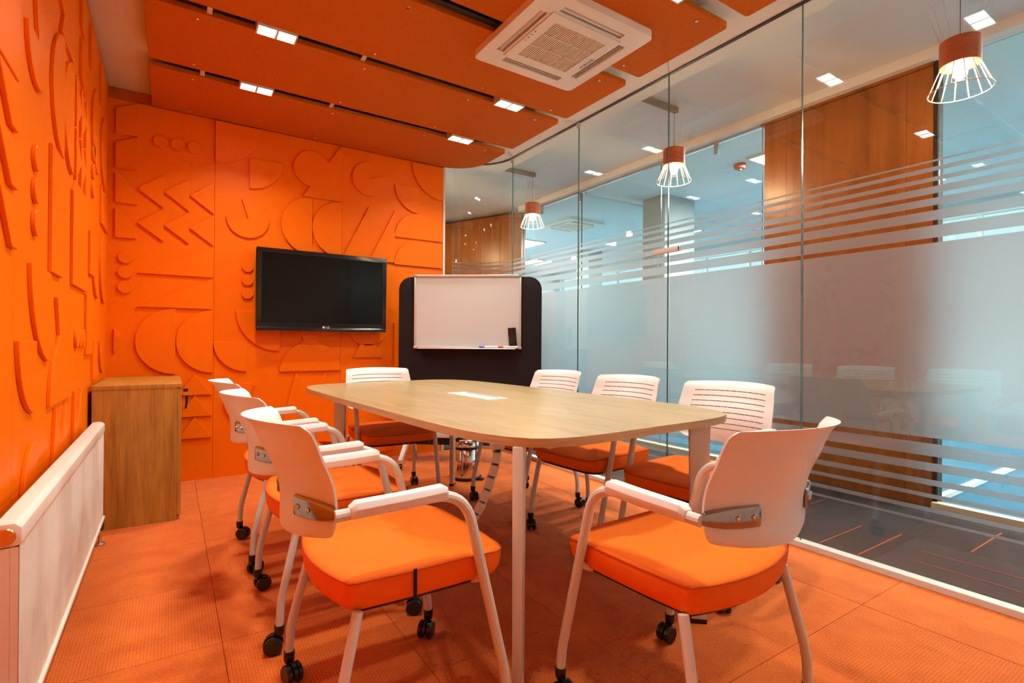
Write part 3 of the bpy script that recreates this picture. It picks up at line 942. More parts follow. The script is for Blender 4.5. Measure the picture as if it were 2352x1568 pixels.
# ------------------------------------------------------------------ ceiling air conditioners
def aircon(loc, label, half=0.346, text=True):
    t = thing('air_conditioner', label, 'air conditioner', loc)
    h = half
    b = B()
    # frame with four slots: built from strips around the grille, slots left open
    gi, s0, s1, sl = 0.225, 0.238, 0.282, 0.20
    def fbox(x0, x1, y0, y1): b.box(x0, x1, y0, y1, 0, 0.026)
    r0 = 0.035
    out = rounded(-h, h, -h, h, r0, 6)
    b.prism([(x, y, 0.026) for x, y in out], (0, 0, 0.012))
    for k in range(4):
        pts = [(s1, -s1)] + arc(h - r0, -h + r0, r0, -45, 0, 4) + arc(h - r0, h - r0, r0, 0, 45, 4) + [(s1, s1)]
        ca, sa = math.cos(k * PI / 2), math.sin(k * PI / 2)
        b.prism([(x * ca - y * sa, x * sa + y * ca, 0) for x, y in pts], (0, 0, 0.026))
    for sg in (-1, 1):
        xs = sorted((sg * gi, sg * s0)); fbox(xs[0], xs[1], -s0, s0)
        ys = sorted((sg * gi, sg * s0)); fbox(-gi, gi, ys[0], ys[1])
        xs = sorted((sg * s0, sg * s1))
        fbox(xs[0], xs[1], sl, s1); fbox(xs[0], xs[1], -s1, -sl)
        fbox(sl, s0, xs[0], xs[1]); fbox(-s0, -sl, xs[0], xs[1])
    b.build('frame', 'ac_white', t, smooth=False)
    for k in range(4):
        m = Matrix.Rotation(k * PI / 2, 4, 'Z')
        q = B().box(s0, s1, -sl, sl, 0.022, 0.0255).build('slot_recess', 'ac_dark', t, smooth=False)
        q.matrix_local = m
        q = B().prism([(s0 + 0.014, -sl + 0.004, 0.004), (s0 + 0.018, -sl + 0.004, 0.003), (s0 + 0.028, -sl + 0.004, 0.020), (s0 + 0.025, -sl + 0.004, 0.021)], (0, 2 * sl - 0.008, 0)).build('louver', 'ac_white', t, smooth=False)
        q.matrix_local = m
    f = B()
    f.box(-gi + 0.002, -0.168, -gi + 0.002, gi - 0.002, -0.006, 0.02); f.box(0.168, gi - 0.002, -gi + 0.002, gi - 0.002, -0.006, 0.02)
    f.box(-0.168, 0.168, -gi + 0.002, -0.168, -0.006, 0.02); f.box(-0.168, 0.168, 0.168, gi - 0.002, -0.006, 0.02)
    f.box(-0.168, 0.168, -0.168, 0.168, 0.012, 0.02)
    f.build('grille_frame', 'ac_white', t, smooth=False)
    gs = B()
    for k in range(28):
        x = -0.162 + k * 0.012
        gs.box(x - 0.0032, x + 0.0032, -0.168, 0.168, -0.004, 0.008)
    for y in (-0.056, 0.056):
        gs.box(-0.168, 0.168, y - 0.0025, y + 0.0025, -0.005, 0.008)
    gs.build('intake_grille', 'ac_grille', t, smooth=False)
    for k in range(4):
        B().box(-0.212, -0.204, -0.06 + 0.03 * k, -0.052 + 0.03 * k, -0.0068, -0.006).build('indicator', 'led' if k == 3 else 'ac_text', t, smooth=False)
    if text:
        o = link('lettering', text_mesh('lettering', 'AUROHE', 0.028, 0.0003, 'ac_text'), t, (0.212, 0.03, -0.0066))
        o.rotation_euler = (PI, 0, R(-90))
    return t
aircon((1.745, 2.192, 2.592), 'white four way cassette air conditioner in the orange felt ceiling')
aircon((5.0, 5.98, 2.752), 'distant white cassette air conditioner on the office ceiling', text=False)

# ------------------------------------------------------------------ table
TC, TA = (1.2425, 2.243), R(3.0)
tb = thing('meeting_table', 'oval cornered light oak meeting table with white legs', 'table', (*TC, 0), TA)
a_, b_, n_ = 0.572, 1.128, 6.2
def sup(k=1.0, N=96):
    p = []
    for i in range(N):
        t = 2 * PI * i / N
        c, s_ = math.cos(t), math.sin(t)
        # even spacing helps the tight corners
        q = (abs(c) ** n_ + abs(s_) ** n_) ** (-1 / n_)
        p.append((a_ * k * q * c, (b_ - a_ * (1 - k)) * q * s_))
    return p
o_ = sup()
tp = B()
n = len(o_)
tp.v = [(x, y, 0.715) for x, y in o_] + [(x, y, 0.74) for x, y in o_]
tp.f = [tuple(reversed(range(n))), tuple(range(n, 2 * n))]
tp.mi = [0, 0]
for i in range(n):
    j = (i + 1) % n
    tp.f.append((i, j, j + n, i + n)); tp.mi.append(1)
tp.build('table_top', ['oak', 'oak_edge'], tb, angle=50)
for sx, sy, cx, cy0 in ((1, -1, 0.300, -1.068), (-1, 1, -0.300, 1.068), (-1, -1, -0.472, -1.01), (1, 1, 0.472, 1.01)):
    if True:
        ang = math.atan2(sy, sx)
        u = Vector((math.cos(ang), math.sin(ang), 0)); w = Vector((-u.y, u.x, 0))
        c0 = Vector((cx, cy0, 0))
        lg = B()
        def sect(hw, ht, z, shift):
            return [c0 + u * (shift + a) + w * b2 + Vector((0, 0, z)) for a, b2 in ((-hw, -ht), (hw, -ht), (hw, ht), (-hw, ht))]
        lg.add(sect(0.026, 0.014, 0.014, 0.0) + sect(0.036, 0.015, 0.7145, 0.0), [(0, 3, 2, 1), (4, 5, 6, 7), (0, 1, 5, 4), (1, 2, 6, 5), (2, 3, 7, 6), (3, 0, 4, 7)])
        lo = lg.build('leg', 'white_metal', tb, bevel=0.003, seg=2)
        ft = B(); ft.add(sect(0.027, 0.015, 0.0, 0.0) + sect(0.027, 0.015, 0.014, 0.0), [(0, 3, 2, 1), (4, 5, 6, 7), (0, 1, 5, 4), (1, 2, 6, 5), (2, 3, 7, 6), (3, 0, 4, 7)])
        ft.build('foot', 'black_plastic', lo, smooth=False)
for sx in (-1, 1):
    B().box(sx * 0.31 - 0.02, sx * 0.31 + 0.02, -0.97, 0.97, 0.68, 0.7148).build('rail', 'white_metal', tb, smooth=False)
for sy in (-1, 1):
    B().box(-0.29, 0.29, sy * 0.95 - 0.015, sy * 0.95 + 0.015, 0.68, 0.7148).build('rail', 'white_metal', tb, smooth=False)
pc = B().box(-0.056, 0.056, -0.19, 0.19, 0.7385, 0.7425).build('cable_port', 'white_plastic', tb, bevel=0.0015, seg=1)
pc.location = (0.022, 0.0, 0)
B().box(0.030, 0.038, -0.145, 0.145, 0.7425, 0.7432).build('brush_slot', 'black_matte', pc, smooth=False)

# cable spine hanging from the table
cs = thing('cable_spine', 'white jointed cable spine hanging under the table to the carpet', 'cable spine', (1.16, 1.87, 0))
sp_pts = [(l * 0.835, l * -0.55, z) for l, z in ((0, 0.712), (0, 0.62), (-0.004, 0.51), (-0.028, 0.42), (-0.06, 0.33), (-0.10, 0.26), (-0.17, 0.18), (-0.26, 0.10), (-0.36, 0.045), (-0.46, 0.03))]
def catmull(P, n=12):
    P = [Vector(p) for p in P]; out = []
    for i in range(len(P) - 1):
        p0, p1, p2, p3 = P[max(i - 1, 0)], P[i], P[i + 1], P[min(i + 2, len(P) - 1)]
        for k in range(n):
            t = k / n
            out.append(0.5 * ((2 * p1) + (-p0 + p2) * t + (2 * p0 - 5 * p1 + 4 * p2 - p3) * t * t + (-p0 + 3 * p1 - 3 * p2 + p3) * t ** 3))
    out.append(P[-1]); return out
cur = catmull(sp_pts)
acc = [0.0]
for i in range(1, len(cur)):
    acc.append(acc[-1] + (cur[i] - cur[i - 1]).length)
def at_len(s):
    for i in range(1, len(cur)):
        if acc[i] >= s:
            t = (s - acc[i - 1]) / (acc[i] - acc[i - 1]); return cur[i - 1].lerp(cur[i], t)
    return cur[-1]
seg_me = B()
seg_me.box(-0.03, 0.03, -0.018, 0.018, -0.024, 0.024)
seg_me = seg_me.mesh('segment', 'white_plastic', bevel=0.006, seg=3)
B().tube([p for p in cur], 0.013, 8).build('inner_cable', 'black_plastic', cs)
s_ = 0.025
while s_ < acc[-1] - 0.02:
    p = at_len(s_); q = at_len(s_ + 0.005)
    o = link('segment', seg_me, cs, p)
    o.rotation_euler = (q - p).to_track_quat('-Z', 'Y').to_euler()
    s_ += 0.056

# ------------------------------------------------------------------ chairs
def make_chair():
    t = link('conference_chair', None)
    # cushion outline: bowed rear edge, crisp rear corners, soft front corners
    HW, HD = 0.226, 0.225
    ol = []
    for k in range(13):                      # rear edge, left to right, bowed backwards
        u = -1 + 2 * k / 12
        ol.append((u * (HW - 0.006), -HD + 0.028 - 0.045 * (1 - u * u)))
    for x, y in ((HW, -HD + 0.045), (HW + 0.006, -0.06), (HW + 0.006, 0.08)):
        ol.append((x, y))
    ol += arc(HW - 0.050, HD - 0.055, 0.055, 0, 80, 6)
    for k in range(7):
        u = 0.72 - 1.44 * k / 6
        ol.append((u * HW, HD + 0.012 * (1 - u * u)))
    ol += arc(-HW + 0.050, HD - 0.055, 0.055, 100, 180, 6)
    for x, y in ((-HW - 0.006, 0.08), (-HW - 0.006, -0.06), (-HW, -HD + 0.045)):
        ol.append((x, y))
    n = len(ol)
    layers = [(0.90, 0.386), (0.955, 0.390), (0.985, 0.407), (1.0, 0.44), (0.998, 0.453), (0.985, 0.4585), (0.93, 0.462), (0.75, 0.4655), (0.45, 0.467), (0.15, 0.467)]
    s = B()
    for k, z in layers:
        for x, y in ol:
            dip = 0.012 * max(0.0, (y - 0.12) / 0.11) ** 2 if z > 0.43 else 0
            s.v.append((x * k, y * k, z - dip))
    for i in range(len(layers) - 1):
        for j in range(n):
            j2 = (j + 1) % n
            s.f.append((i * n + j, i * n + j2, (i + 1) * n + j2, (i + 1) * n + j)); s.mi.append(0)
    s.f.append(tuple(reversed(range(n)))); s.mi.append(0)
    s.f.append(tuple(range((len(layers) - 1) * n, len(layers) * n))); s.mi.append(0)
    seat = s.build('seat', 'seat_fabric', t, angle=70)
    pp = [(x * 0.999, y * 0.999, 0.4545 - (0.012 * max(0.0, (y - 0.12) / 0.11) ** 2)) for x, y in ol]
    B().tube(pp, 0.0017, 6, closed=True).build('piping', 'seat_piping', seat)
    pan = B().prism([(x * 0.9, y * 0.9, 0.376) for x, y in ol], (0, 0, 0.0105)).build('seat_pan', 'black_plastic', t, bevel=0.003, seg=1)
    # back shell
    NU, NV, TH = 24, 26, 0.009
    def shell(u, v, off=0.0):
        w = 0.218 + 0.010 * math.sin(PI * min(v * 1.1, 1))
        if v < 0.13:
            q = (0.13 - v) / 0.13; w -= 0.034 * (1 - math.sqrt(max(0, 1 - q * q)))
        if v > 0.955:
            q = (v - 0.955) / 0.045; w -= 0.010 * (1 - math.sqrt(max(0, 1 - q * q)))
        ye = -0.232 + 0.012 * math.sin(PI * min(1, v / 0.7)) - 0.050 * v ** 2.6
        sag = 0.062 + 0.030 * v
        y = ye - sag * (1 - u * u)
        if v > 0.9:
            y -= 0.012 * ((v - 0.9) / 0.1) ** 2
        z = 0.556 + 0.262 * v
        z -= 0.014 * (1 - u * u) * (1 - v) ** 3
        z += 0.006 * (1 - u * u) * v ** 3
        return Vector((u * w, y - off * 1.0, z))
    b = B(); uv = []
    for off in (0, TH):
        for i in range(NV + 1):
            for k in range(NU + 1):
                u, v = -1 + 2 * k / NU, i / NV
                e = max(abs(u) ** 12, abs(2 * v - 1) ** 20)
                b.v.append(tuple(shell(u, v, off if off else 0) + Vector((0, (-0.002 * e) if not off else 0.002 * e, 0))))
                uv.append((k / NU, i / NV))
    W1 = NU + 1; L = (NV + 1) * W1
    for i in range(NV):
        for k in range(NU):
            a = i * W1 + k
            b.f.append((a, a + 1, a + W1 + 1, a + W1)); b.mi.append(0)
            b.f.append((L + a, L + a + W1, L + a + W1 + 1, L + a + 1)); b.mi.append(1)
    for i in range(NV):
        for k in (0, NU):
            a = i * W1 + k; b.f.append((a, a + W1, L + a + W1, L + a)); b.mi.append(1)
    for k in range(NU):
        for i in (0, NV):
            a = i * W1 + k; b.f.append((a, a + 1, L + a + 1, L + a)); b.mi.append(1)
    b.build('backrest', ['shell_front', 'shell_back'], t, angle=50, uv=uv)
    # frame, arms, brackets
    for sx in (-1, 1):
        X = sx * 0.247
        path = bend_path([(X, -0.236, 0.622), (X, 0.082, 0.630), (X, 0.205, 0.135), (X, 0.209, 0.075)], [0.085, 0.03], 8)
        B().tube(path, 0.0135, 12).build('front_leg', 'white_metal', t)
        path = bend_path([(sx * 0.226, -0.178, 0.392), (sx * 0.247, -0.232, 0.165), (sx * 0.247, -0.236, 0.075)], 0.03, 7)
        B().tube(path, 0.0125, 12).build('rear_leg', 'white_metal', t)
        # arm pad: faceted trough over the tube
        pad = B()
        prof = [(-0.019, 0.614), (-0.021, 0.634), (-0.015, 0.648), (0.015, 0.648), (0.021, 0.634), (0.019, 0.614)]
        rows_ = []
        for y, sc, dz in ((-0.205, 0.75, -0.006), (-0.190, 1.0, 0.0), (-0.07, 1.0, 0.003), (0.020, 1.0, 0.007), (0.030, 0.86, 0.004)):
            rows_.append([(X + x * sc, y, 0.632 + (z - 0.632) * sc + dz) for x, z in prof])
        nP = len(prof)
        for r_ in rows_:
            pad.v += r_
        for i in range(len(rows_) - 1):
            for k in range(nP):
                k2 = (k + 1) % nP
                pad.f.append((i * nP + k, i * nP + k2, (i + 1) * nP + k2, (i + 1) * nP + k)); pad.mi.append(0)
        pad.f.append(tuple(reversed(range(nP)))); pad.mi.append(0)
        pad.f.append(tuple(range((len(rows_) - 1) * nP, len(rows_) * nP))); pad.mi.append(0)
        pad.build('arm_pad', 'white_plastic', t, bevel=0.002, seg=2, angle=25)
        # bracket hugging the back of the shell
        bk = B()
        st = [(1.09, 0.010, 0.006), (1.03, 0.015, 0.011), (0.95, 0.020, 0.014), (0.85, 0.024, 0.013), (0.72, 0.026, 0.012), (0.58, 0.0265, 0.011), (0.48, 0.0265, 0.010)]
        vb = 0.27
        rr = []
        for u, hh, th in st:
            p = shell(min(u, 1.0), vb, TH)
            if u > 1:
                p = p + Vector(((u - 1) * 0.28, (u - 1) * 0.10, 0))
            if u > 1.05:
                p = Vector((0.247, -0.228, p.z))
            p.z = 0.622
            nb = Vector((0.0, -1.0, 0)) if u < 1.05 else Vector((0.5, -0.8, 0)).normalized()
            a0 = p + nb * 0.001; a1 = p + nb * th
            if u > 1.05:
                a0 = p + Vector((-0.009, 0.002, 0)); a1 = p + Vector((0.009, -0.004, 0))
            rr.append([(sx * q.x, q.y, q.z + dz) for q, dz in ((a0, -hh), (a1, -hh * 0.82), (a1, hh * 0.82), (a0, hh))])
        for r_ in rr:
            bk.v += r_
        for i in range(len(rr) - 1):
            for k in range(4):
                k2 = (k + 1) % 4
                bk.f.append((i * 4 + k, i * 4 + k2, (i + 1) * 4 + k2, (i + 1) * 4 + k)); bk.mi.append(0)
        bk.f.append((3, 2, 1, 0)); bk.mi.append(0)
        e = (len(rr) - 1) * 4
        bk.f.append((e, e + 1, e + 2, e + 3)); bk.mi.append(0)
        bo = bk.build('arm_bracket', 'bracket', t, bevel=0.003, seg=2, angle=40)
        for u, th in ((0.74, 0.012), (0.57, 0.011)):
            p = shell(u, vb, TH) + Vector((0, -th - 0.0005, 0)); p.z = 0.622
            mtx = Matrix.Translation((sx * p.x, p.y, p.z)) @ Matrix.Rotation(PI / 2, 4, 'X')
            B().lathe([(0.0065, -0.002), (0.0065, 0.002), (0.0052, 0.003), (0.0035, 0.003), (0.0030, 0.001)], 14, mtx).build('bolt', 'chrome', bo)
    B().tube(bend_path([(-0.247, 0.137, 0.405), (-0.20, 0.13, 0.378), (0.20, 0.13, 0.378), (0.247, 0.137, 0.405)], 0.03, 5), 0.0105, 10).build('seat_rail', 'white_metal', t)
    # casters
    for x, y in ((-0.247, 0.209), (0.247, 0.209), (-0.247, -0.236), (0.247, -0.236)):
        c = B()
        c.lathe([(0.0155, 0.088), (0.0155, 0.062), (0.013, 0.056)], 14)
        hood = [(0.0, 0.058)] + [(0.018 + 0.030 * math.cos(a), 0.030 + 0.030 * math.sin(a)) for a in [R(q) for q in range(150, -21, -15)]] + [(0.016, 0.026), (-0.004, 0.036)]
        c.prism([(-0.0055, yy, zz) for yy, zz in hood], (0.011, 0, 0))
        co = c.build('caster', 'black_plastic', t, bevel=0.0015, seg=1)
        co.location = (x, y, 0)
        for sw in (-1, 1):
            mtx = Matrix.Translation((sw * 0.0150, 0.018, 0.0285)) @ Matrix.Rotation(PI / 2, 4, 'Y')
            B().lathe([(0.010, -0.0085 * 1), (0.024, -0.0085), (0.0285, -0.005), (0.0285, 0.005), (0.024, 0.0085), (0.010, 0.0085)], 22, mtx).build('wheel', 'black_plastic', co)
    return t
chair0 = make_chair()
CH = [(0.535, 1.395, -90, 'nearest left chair, white back shell turned to the camera, orange seat, beside the radiator'),
      (0.535, 2.055, -90, 'middle chair of the three along the left side of the table'),
      (0.535, 2.715, -90, 'farthest chair of the three along the left side, by the wooden cabinet'),
      (1.185, 0.952, 3, 'chair at the near end of the table, its back to the camera, right foreground'),
      (1.845, 2.670, 94, 'farthest chair on the glass side of the table, next to the charcoal screen'),
      (1.860, 2.055, 94.5, 'middle chair of the three on the glass side of the table'),
      (1.898, 1.440, 97, 'nearest chair on the glass side, slotted white backrest, behind the right table leg'),
      (1.190, 3.225, 178, 'chair at the far end of the table, facing the camera below the television')]
random.seed(5)
for k, (x, y, a, lab) in enumerate(CH):
    c = chair0 if k == 0 else copy_tree(chair0)
    c.location = (x, y, 0); c.rotation_euler = (0, 0, R(a))
    tag(c, lab, 'chair', 'white and orange chairs on casters around the table')
    for ch in c.children:
        if ch.name.startswith('caster'):
            ch.rotation_euler = (0, 0, random.uniform(0, 2 * PI))

# the little dark strap on the nearest chair's seat edge
st_ = B().box(-0.004, 0.004, -0.0015, 0.0015, -0.035, 0.035).build('seat_strap', 'black_matte')
tag(st_, 'thin black strap on the side of the nearest left chair seat', 'strap')
st_.location = (0.492, 1.1605, 0.425)

# ------------------------------------------------------------------ television
tv = thing('television', 'black flat screen television on the orange back wall', 'television', (1.029, YB - 0.10, 1.399))
tb_ = B()
tb_.box(-0.499, 0.499, 0.0, 0.05, -0.312, 0.312)
tb_.build('cabinet', 'bezel', tv, bevel=0.008, seg=3)
fr = B()
fr.box(-0.499, 0.499, -0.012, 0.0, -0.312, -0.252); fr.box(-0.499, 0.499, -0.012, 0.0, 0.277, 0.312)
fr.box(-0.499, -0.464, -0.012, 0.0, -0.252, 0.277); fr.box(0.464, 0.499, -0.012, 0.0, -0.252, 0.277)
fr.build('bezel', 'bezel', tv, bevel=0.002, seg=1)
B().box(-0.464, 0.464, -0.006, 0.0, -0.252, 0.277).build('screen', 'screen', tv, smooth=False)
B().box(-0.15, 0.15, 0.05, 0.088, -0.15, 0.15).build('wall_mount', 'black_matte', tv, smooth=False)
lg = link('logo', text_mesh('logo', 'LG', 0.024, 0.0004, 'logo'), tv, (0.018, -0.0126, -0.282))
lg.rotation_euler = (PI / 2, 0, 0)
ld = B().lathe([(0.009, 0), (0.009, 0.001)], 20).build('logo_disc', 'logo', tv)
ld.location = (-0.014, -0.0122, -0.2815); ld.rotation_euler = (PI / 2, 0, 0)

# ------------------------------------------------------------------ mobile felt screen with whiteboard
PL_, PR_ = Vector((1.600, 4.150)), Vector((2.545, 3.425))
dv = (PR_ - PL_).normalized(); ang = math.atan2(dv.y, dv.x)
mid = (PL_ + PR_) / 2; half = (PR_ - PL_).length / 2
sc_ = thing('mobile_screen', 'charcoal felt mobile screen with rounded top standing before the curved glass', 'screen', (*mid, 0), ang)
r_ = 0.105
pts = [(-half, 0.155), (half, 0.155)] + arc(half - r_, 1.548 - r_, r_, 0, 90, 10) + arc(-half + r_, 1.548 - r_, r_, 90, 180, 10)
B().prism([(x, -0.02, z) for x, z in pts], (0, 0.04, 0)).build('felt_panel', 'felt', sc_, bevel=0.004, seg=2, angle=40)
B().box(-half + 0.06, half - 0.06, -0.035, -0.0205, 0.215, 0.262).build('cross_bar', 'white_metal', sc_, bevel=0.003)
for s in (-1, 1):
    x = s * (half - 0.10)
    ft = B().prism([(x - 0.016, -0.30, 0.055), (x - 0.016, -0.30, 0.085), (x - 0.016, -0.05, 0.25), (x - 0.016, 0.05, 0.25), (x - 0.016, 0.16, 0.085), (x - 0.016, 0.16, 0.055), (x - 0.016, 0.03, 0.20), (x - 0.016, -0.03, 0.20)], (0.032, 0, 0)).build('foot', 'white_metal', sc_, bevel=0.002, seg=1)
    for y in (-0.285, 0.145):
        w_ = B()
        w_.lathe([(0.009, 0.04), (0.009, 0.058)], 12, Matrix.Translation((x, y, 0)))
        w_.lathe([(0.012, -0.012), (0.022, -0.012), (0.025, -0.008), (0.025, 0.008), (0.022, 0.012), (0.012, 0.012)], 18, Matrix.Translation((x, y, 0.025)) @ Matrix.Rotation(PI / 2, 4, 'Y'))
        w_.build('caster', 'black_plastic', ft)
wbd = thing('whiteboard', 'blank white magnetic board with aluminium frame on the charcoal screen', 'whiteboard', (*(mid + dv * (-0.015)), 1.259), ang)
hw, hh = 0.432, 0.290
B().box(-hw, hw, -0.036, -0.0215, -hh, hh).build('board_surface', 'whiteboard', wbd, smooth=False)
for x0, x1, z0, z1 in ((-hw - 0.012, hw + 0.012, hh - 0.004, hh + 0.014), (-hw - 0.012, hw + 0.012, -hh - 0.014, -hh + 0.004)):
    B().box(x0, x1, -0.046, -0.021, z0, z1).build('frame_bar', 'alu', wbd, bevel=0.004)
for s in (-1, 1):
    B().box(*sorted((s * (hw - 0.004), s * (hw + 0.013))), -0.0455, -0.0212, -hh + 0.004, hh - 0.004).build('frame_bar', 'alu', wbd, bevel=0.004)
    for zz, mk in ((hh + 0.005, 'green_cap'), (-hh - 0.005, 'alu')):
        B().box(s * (hw + 0.004) - 0.012, s * (hw + 0.004) + 0.012, -0.0475, -0.0205, zz - 0.012, zz + 0.012).build('corner_cap', mk, wbd, bevel=0.004)
B().box(-hw + 0.03, hw - 0.03, -0.105, -0.046, -hh - 0.018, -hh - 0.010).build('pen_tray', 'alu', wbd, bevel=0.002, seg=1)
def on_board(x, y, z):
    p = Vector((*(mid + dv * (-0.015)), 1.259)) + Vector((dv.x * x - (-dv.y) * 0, dv.y * x, z)) + Vector((-dv.y, dv.x, 0)) * y
    return p
er = thing('board_eraser', 'black board eraser stuck to the lower right of the whiteboard', 'eraser', on_board(0.375, -0.0365, -0.205), ang)
er.rotation_euler = (0, R(-5), ang)
B().box(-0.032, 0.032, -0.028, 0, -0.073, 0.073).build('grip', 'black_plastic', er, bevel=0.003)
B().box(-0.030, 0.030, -0.0005, 0.0004, -0.071, 0.071).build('felt_pad', 'felt', er, smooth=False)
for x, mk, lab in ((0.19, 'blue_cap', 'white marker with blue cap lying on the whiteboard tray'), (0.345, 'red_cap', 'white marker with red cap lying on the whiteboard tray')):
    mk_ = thing('marker', lab, 'marker', on_board(x, -0.07, -hh - 0.0005), ang)
    mx = Matrix.Rotation(PI / 2, 4, 'Y')
    B().lathe([(0.008, -0.045), (0.009, -0.04), (0.009, 0.07), (0.007, 0.074)], 14, mx).build('barrel', 'white_plastic', mk_)
    B().lathe([(0.007, -0.088), (0.0098, -0.085), (0.0098, -0.042), (0.008, -0.041)], 14, mx).build('cap', mk, mk_)

# ------------------------------------------------------------------ pedal bin
bn = thing('pedal_bin', 'small chrome pedal bin on the carpet behind the table', 'bin', (1.84, 3.40, 0), R(30))
B().lathe([(0.108, 0.0), (0.112, 0.004), (0.112, 0.016), (0.104, 0.02)], 32).build('base_ring', 'black_plastic', bn)
B().lathe([(0.102, 0.019), (0.1025, 0.022), (0.1025, 0.222), (0.101, 0.225)], 40).build('body', 'chrome', bn)
B().lathe([(0.104, 0.224), (0.1055, 0.226), (0.1055, 0.240), (0.104, 0.242)], 40).build('rim', 'black_plastic', bn)
B().lathe([(0.104, 0.2415), (0.104, 0.258), (0.097, 0.278), (0.078, 0.293), (0.045, 0.302), (0.010, 0.305)], 40).build('lid', 'chrome', bn)
B().box(-0.02, 0.02, -0.145, -0.10, 0.004, 0.012).build('pedal', 'black_plastic', bn, bevel=0.002)

# ------------------------------------------------------------------ cabinet
cb = thing('cabinet', 'low brown oak laminate cabinet in the corner behind the radiator', 'cabinet', (0, 0, 0))
cx0, cx1, cy0_, cy1_, ch = -0.343, 0.052, 3.458, 4.243, 0.762
B().box(cx0, cx1 - 0.019, cy0_, cy0_ + 0.018, 0.0, ch - 0.022).build('side_panel', 'cab_wood', cb, bevel=0.0008, seg=1)
B().box(cx0, cx1 - 0.019, cy1_ - 0.018, cy1_, 0.0, ch - 0.022).build('side_panel', 'cab_wood', cb, smooth=False)
B().box(cx0, cx0 + 0.016, cy0_ + 0.018, cy1_ - 0.018, 0.02, ch - 0.022).build('back_panel', 'cab_wood', cb, smooth=False)
B().box(cx0 + 0.016, cx1 - 0.019, cy0_ + 0.018, cy1_ - 0.018, 0.02, 0.05).build('bottom_panel', 'cab_wood', cb, smooth=False)
B().box(cx0 - 0.002, cx1 + 0.002, cy0_ - 0.003, cy1_ + 0.003, ch - 0.022, ch).build('top_board', 'cab_wood', cb, bevel=0.001, seg=1)
for y0, y1 in ((cy0_ + 0.001, 3.849), (3.852, cy1_ - 0.001)):
    dr = B().box(cx1 - 0.018, cx1, y0, y1, 0.03, ch - 0.026).build('door', 'cab_wood', cb, bevel=0.0008, seg=1)
    if y0 < 3.6:
        B().lathe([(0.009, 0), (0.009, 0.008), (0.005, 0.009)], 14, Matrix.Translation((cx1, 3.50, 0.722)) @ Matrix.Rotation(PI / 2, 4, 'Y')).build('lock', 'chrome', dr)
ky = thing('key_bunch', 'black keys hanging from the cabinet lock', 'keys', (cx1 + 0.014, 3.50, 0.72))
B().box(-0.004, 0.018, -0.0015, 0.0015, -0.008, 0.010).build('key_head', 'black_plastic', ky, bevel=0.001, seg=1)
B().tube([(0.010 + 0.012 * math.cos(2 * PI * k / 20), 0.0, -0.016 + 0.012 * math.sin(2 * PI * k / 20)) for k in range(20)], 0.0013, 6, closed=True).build('ring', 'steel', ky)
B().prism([(0.004, -0.002, -0.03), (0.020, -0.002, -0.03), (0.018, -0.002, -0.062), (0.012, -0.002, -0.104), (0.003, -0.002, -0.104), (0.006, -0.002, -0.062)], (0, 0.004, 0)).build('key_fob', 'black_plastic', ky, bevel=0.001, seg=1)

# ------------------------------------------------------------------ radiator
rd = thing('radiator', 'white panel radiator with vertical flutes along the left wall', 'radiator', (0, 0, 0))
RX0, RX1, RY0, RY1, RZ0, RZ1 = -0.318, -0.270, 1.520, 3.205, 0.145, 0.606
fp = B()
pitch = 0.0333
nf = int((RY1 - RY0) / pitch)
prof = []
for k in range(nf):
    y = RY0 + k * (RY1 - RY0) / nf
    q = (RY1 - RY0) / nf
    for t_, dx in ((0.0, 0.0), (0.12, 0.0), (0.26, -0.006), (0.38, -0.0075), (0.50, -0.006), (0.64, 0.0)):
        prof.append((RX1 + dx, y + t_ * q))
prof.append((RX1, RY1))
zrows = [(RZ0, 0.0), (RZ0 + 0.02, 0.0), (RZ0 + 0.045, 1.0), (RZ1 - 0.085, 1.0), (RZ1 - 0.06, 0.0), (RZ1 - 0.04, 0.0)]
rows_ = [[(RX1 + (x - RX1) * k_, y, z) for x, y in prof] for z, k_ in zrows]
fp.grid(rows_)
fp.grid([[(RX1 - 0.014, y, z) for x, y in (prof[0], prof[-1])] for z in (RZ0, RZ1 - 0.04)])
fp.build('front_panel', 'radiator', rd, angle=50)
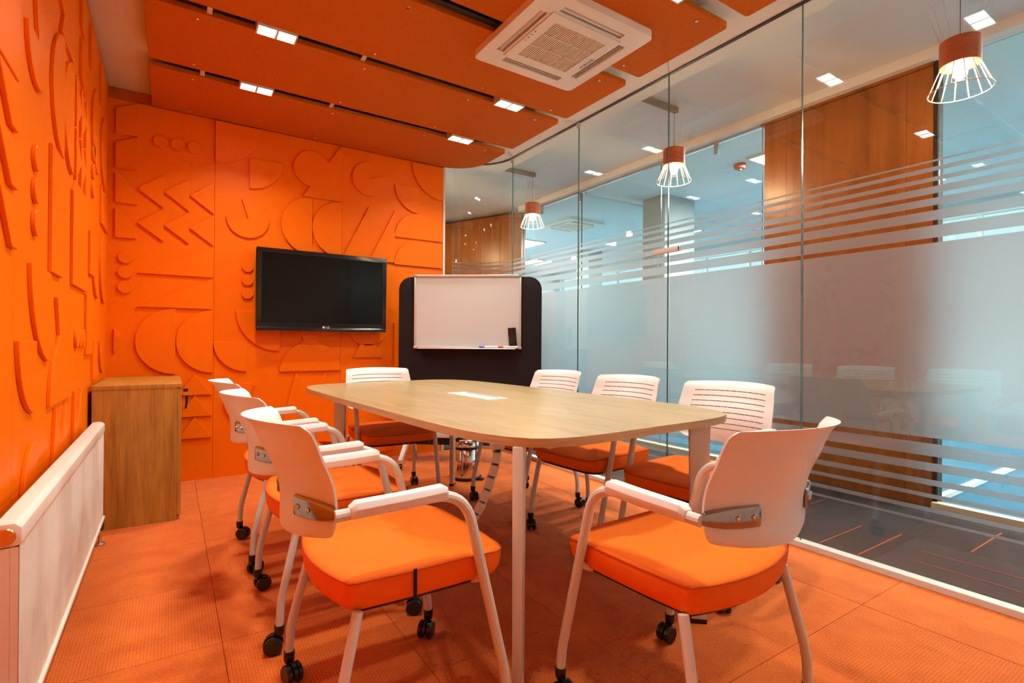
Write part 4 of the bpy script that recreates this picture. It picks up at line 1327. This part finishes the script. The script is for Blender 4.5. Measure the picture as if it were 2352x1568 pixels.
tpb = B().prism([(RX0, RY0, RZ1 - 0.05), (RX0, RY0, RZ1 - 0.008), (RX0 + 0.006, RY0, RZ1), (RX1 - 0.008, RY0, RZ1), (RX1 + 0.004, RY0, RZ1 - 0.010), (RX1 + 0.004, RY0, RZ1 - 0.044), (RX1 - 0.004, RY0, RZ1 - 0.05)], (0, RY1 - RY0, 0)).build('top_cover', 'radiator', rd, bevel=0.002, seg=2, angle=40)
B().box(RX0, RX0 + 0.012, RY0, RY1, RZ0, RZ1 - 0.05).build('rear_panel', 'radiator', rd, smooth=False)
B().box(RX0 + 0.002, RX1 - 0.001, RY0 + 0.001, RY0 + 0.006, RZ0, RZ1 - 0.052).build('end_plate', 'radiator', rd, smooth=False)
B().box(RX0 + 0.002, RX1 - 0.001, RY1 - 0.006, RY1 - 0.001, RZ0, RZ1 - 0.052).build('end_plate', 'radiator', rd, smooth=False)
B().box(RX1 - 0.012, RX1 + 0.008, RY0, RY1 + 0.004, RZ0 - 0.010, RZ0 + 0.003).build('bottom_lip', 'radiator', rd, bevel=0.003)
B().lathe([(0.017, 0.003), (0.019, 0.0), (0.019, -0.008), (0.013, -0.013), (0.007, -0.010)], 20, Matrix.Translation(((RX0 + RX1) / 2, RY0, RZ1 - 0.028)) @ Matrix.Rotation(-PI / 2, 4, 'X') @ Matrix.Scale(-1, 4, (0, 0, 1))).build('bleed_plug', 'brass', rd)
B().lathe([(0.022, -0.004), (0.026, 0.0), (0.026, 0.010), (0.018, 0.014)], 22, Matrix.Translation(((RX0 + RX1) / 2, RY1, RZ1 - 0.026)) @ Matrix.Rotation(-PI / 2, 4, 'X')).build('end_cap', 'radiator', rd)
vt = thing('radiator_valve', 'small dark valve and pipe at the far foot of the radiator', 'valve', (-0.285, 3.235, 0))
B().tube(bend_path([(0, 0, 0.0), (0, 0, 0.13), (0, -0.025, 0.155)], 0.02), 0.008, 10).build('pipe', 'steel', vt)
B().lathe([(0.013, 0.07), (0.016, 0.075), (0.016, 0.115), (0.012, 0.12)], 16).build('valve_body', 'black_plastic', vt)
B().lathe([(0.024, 0.0), (0.024, 0.006), (0.012, 0.012)], 18).build('floor_rose', 'steel', vt)
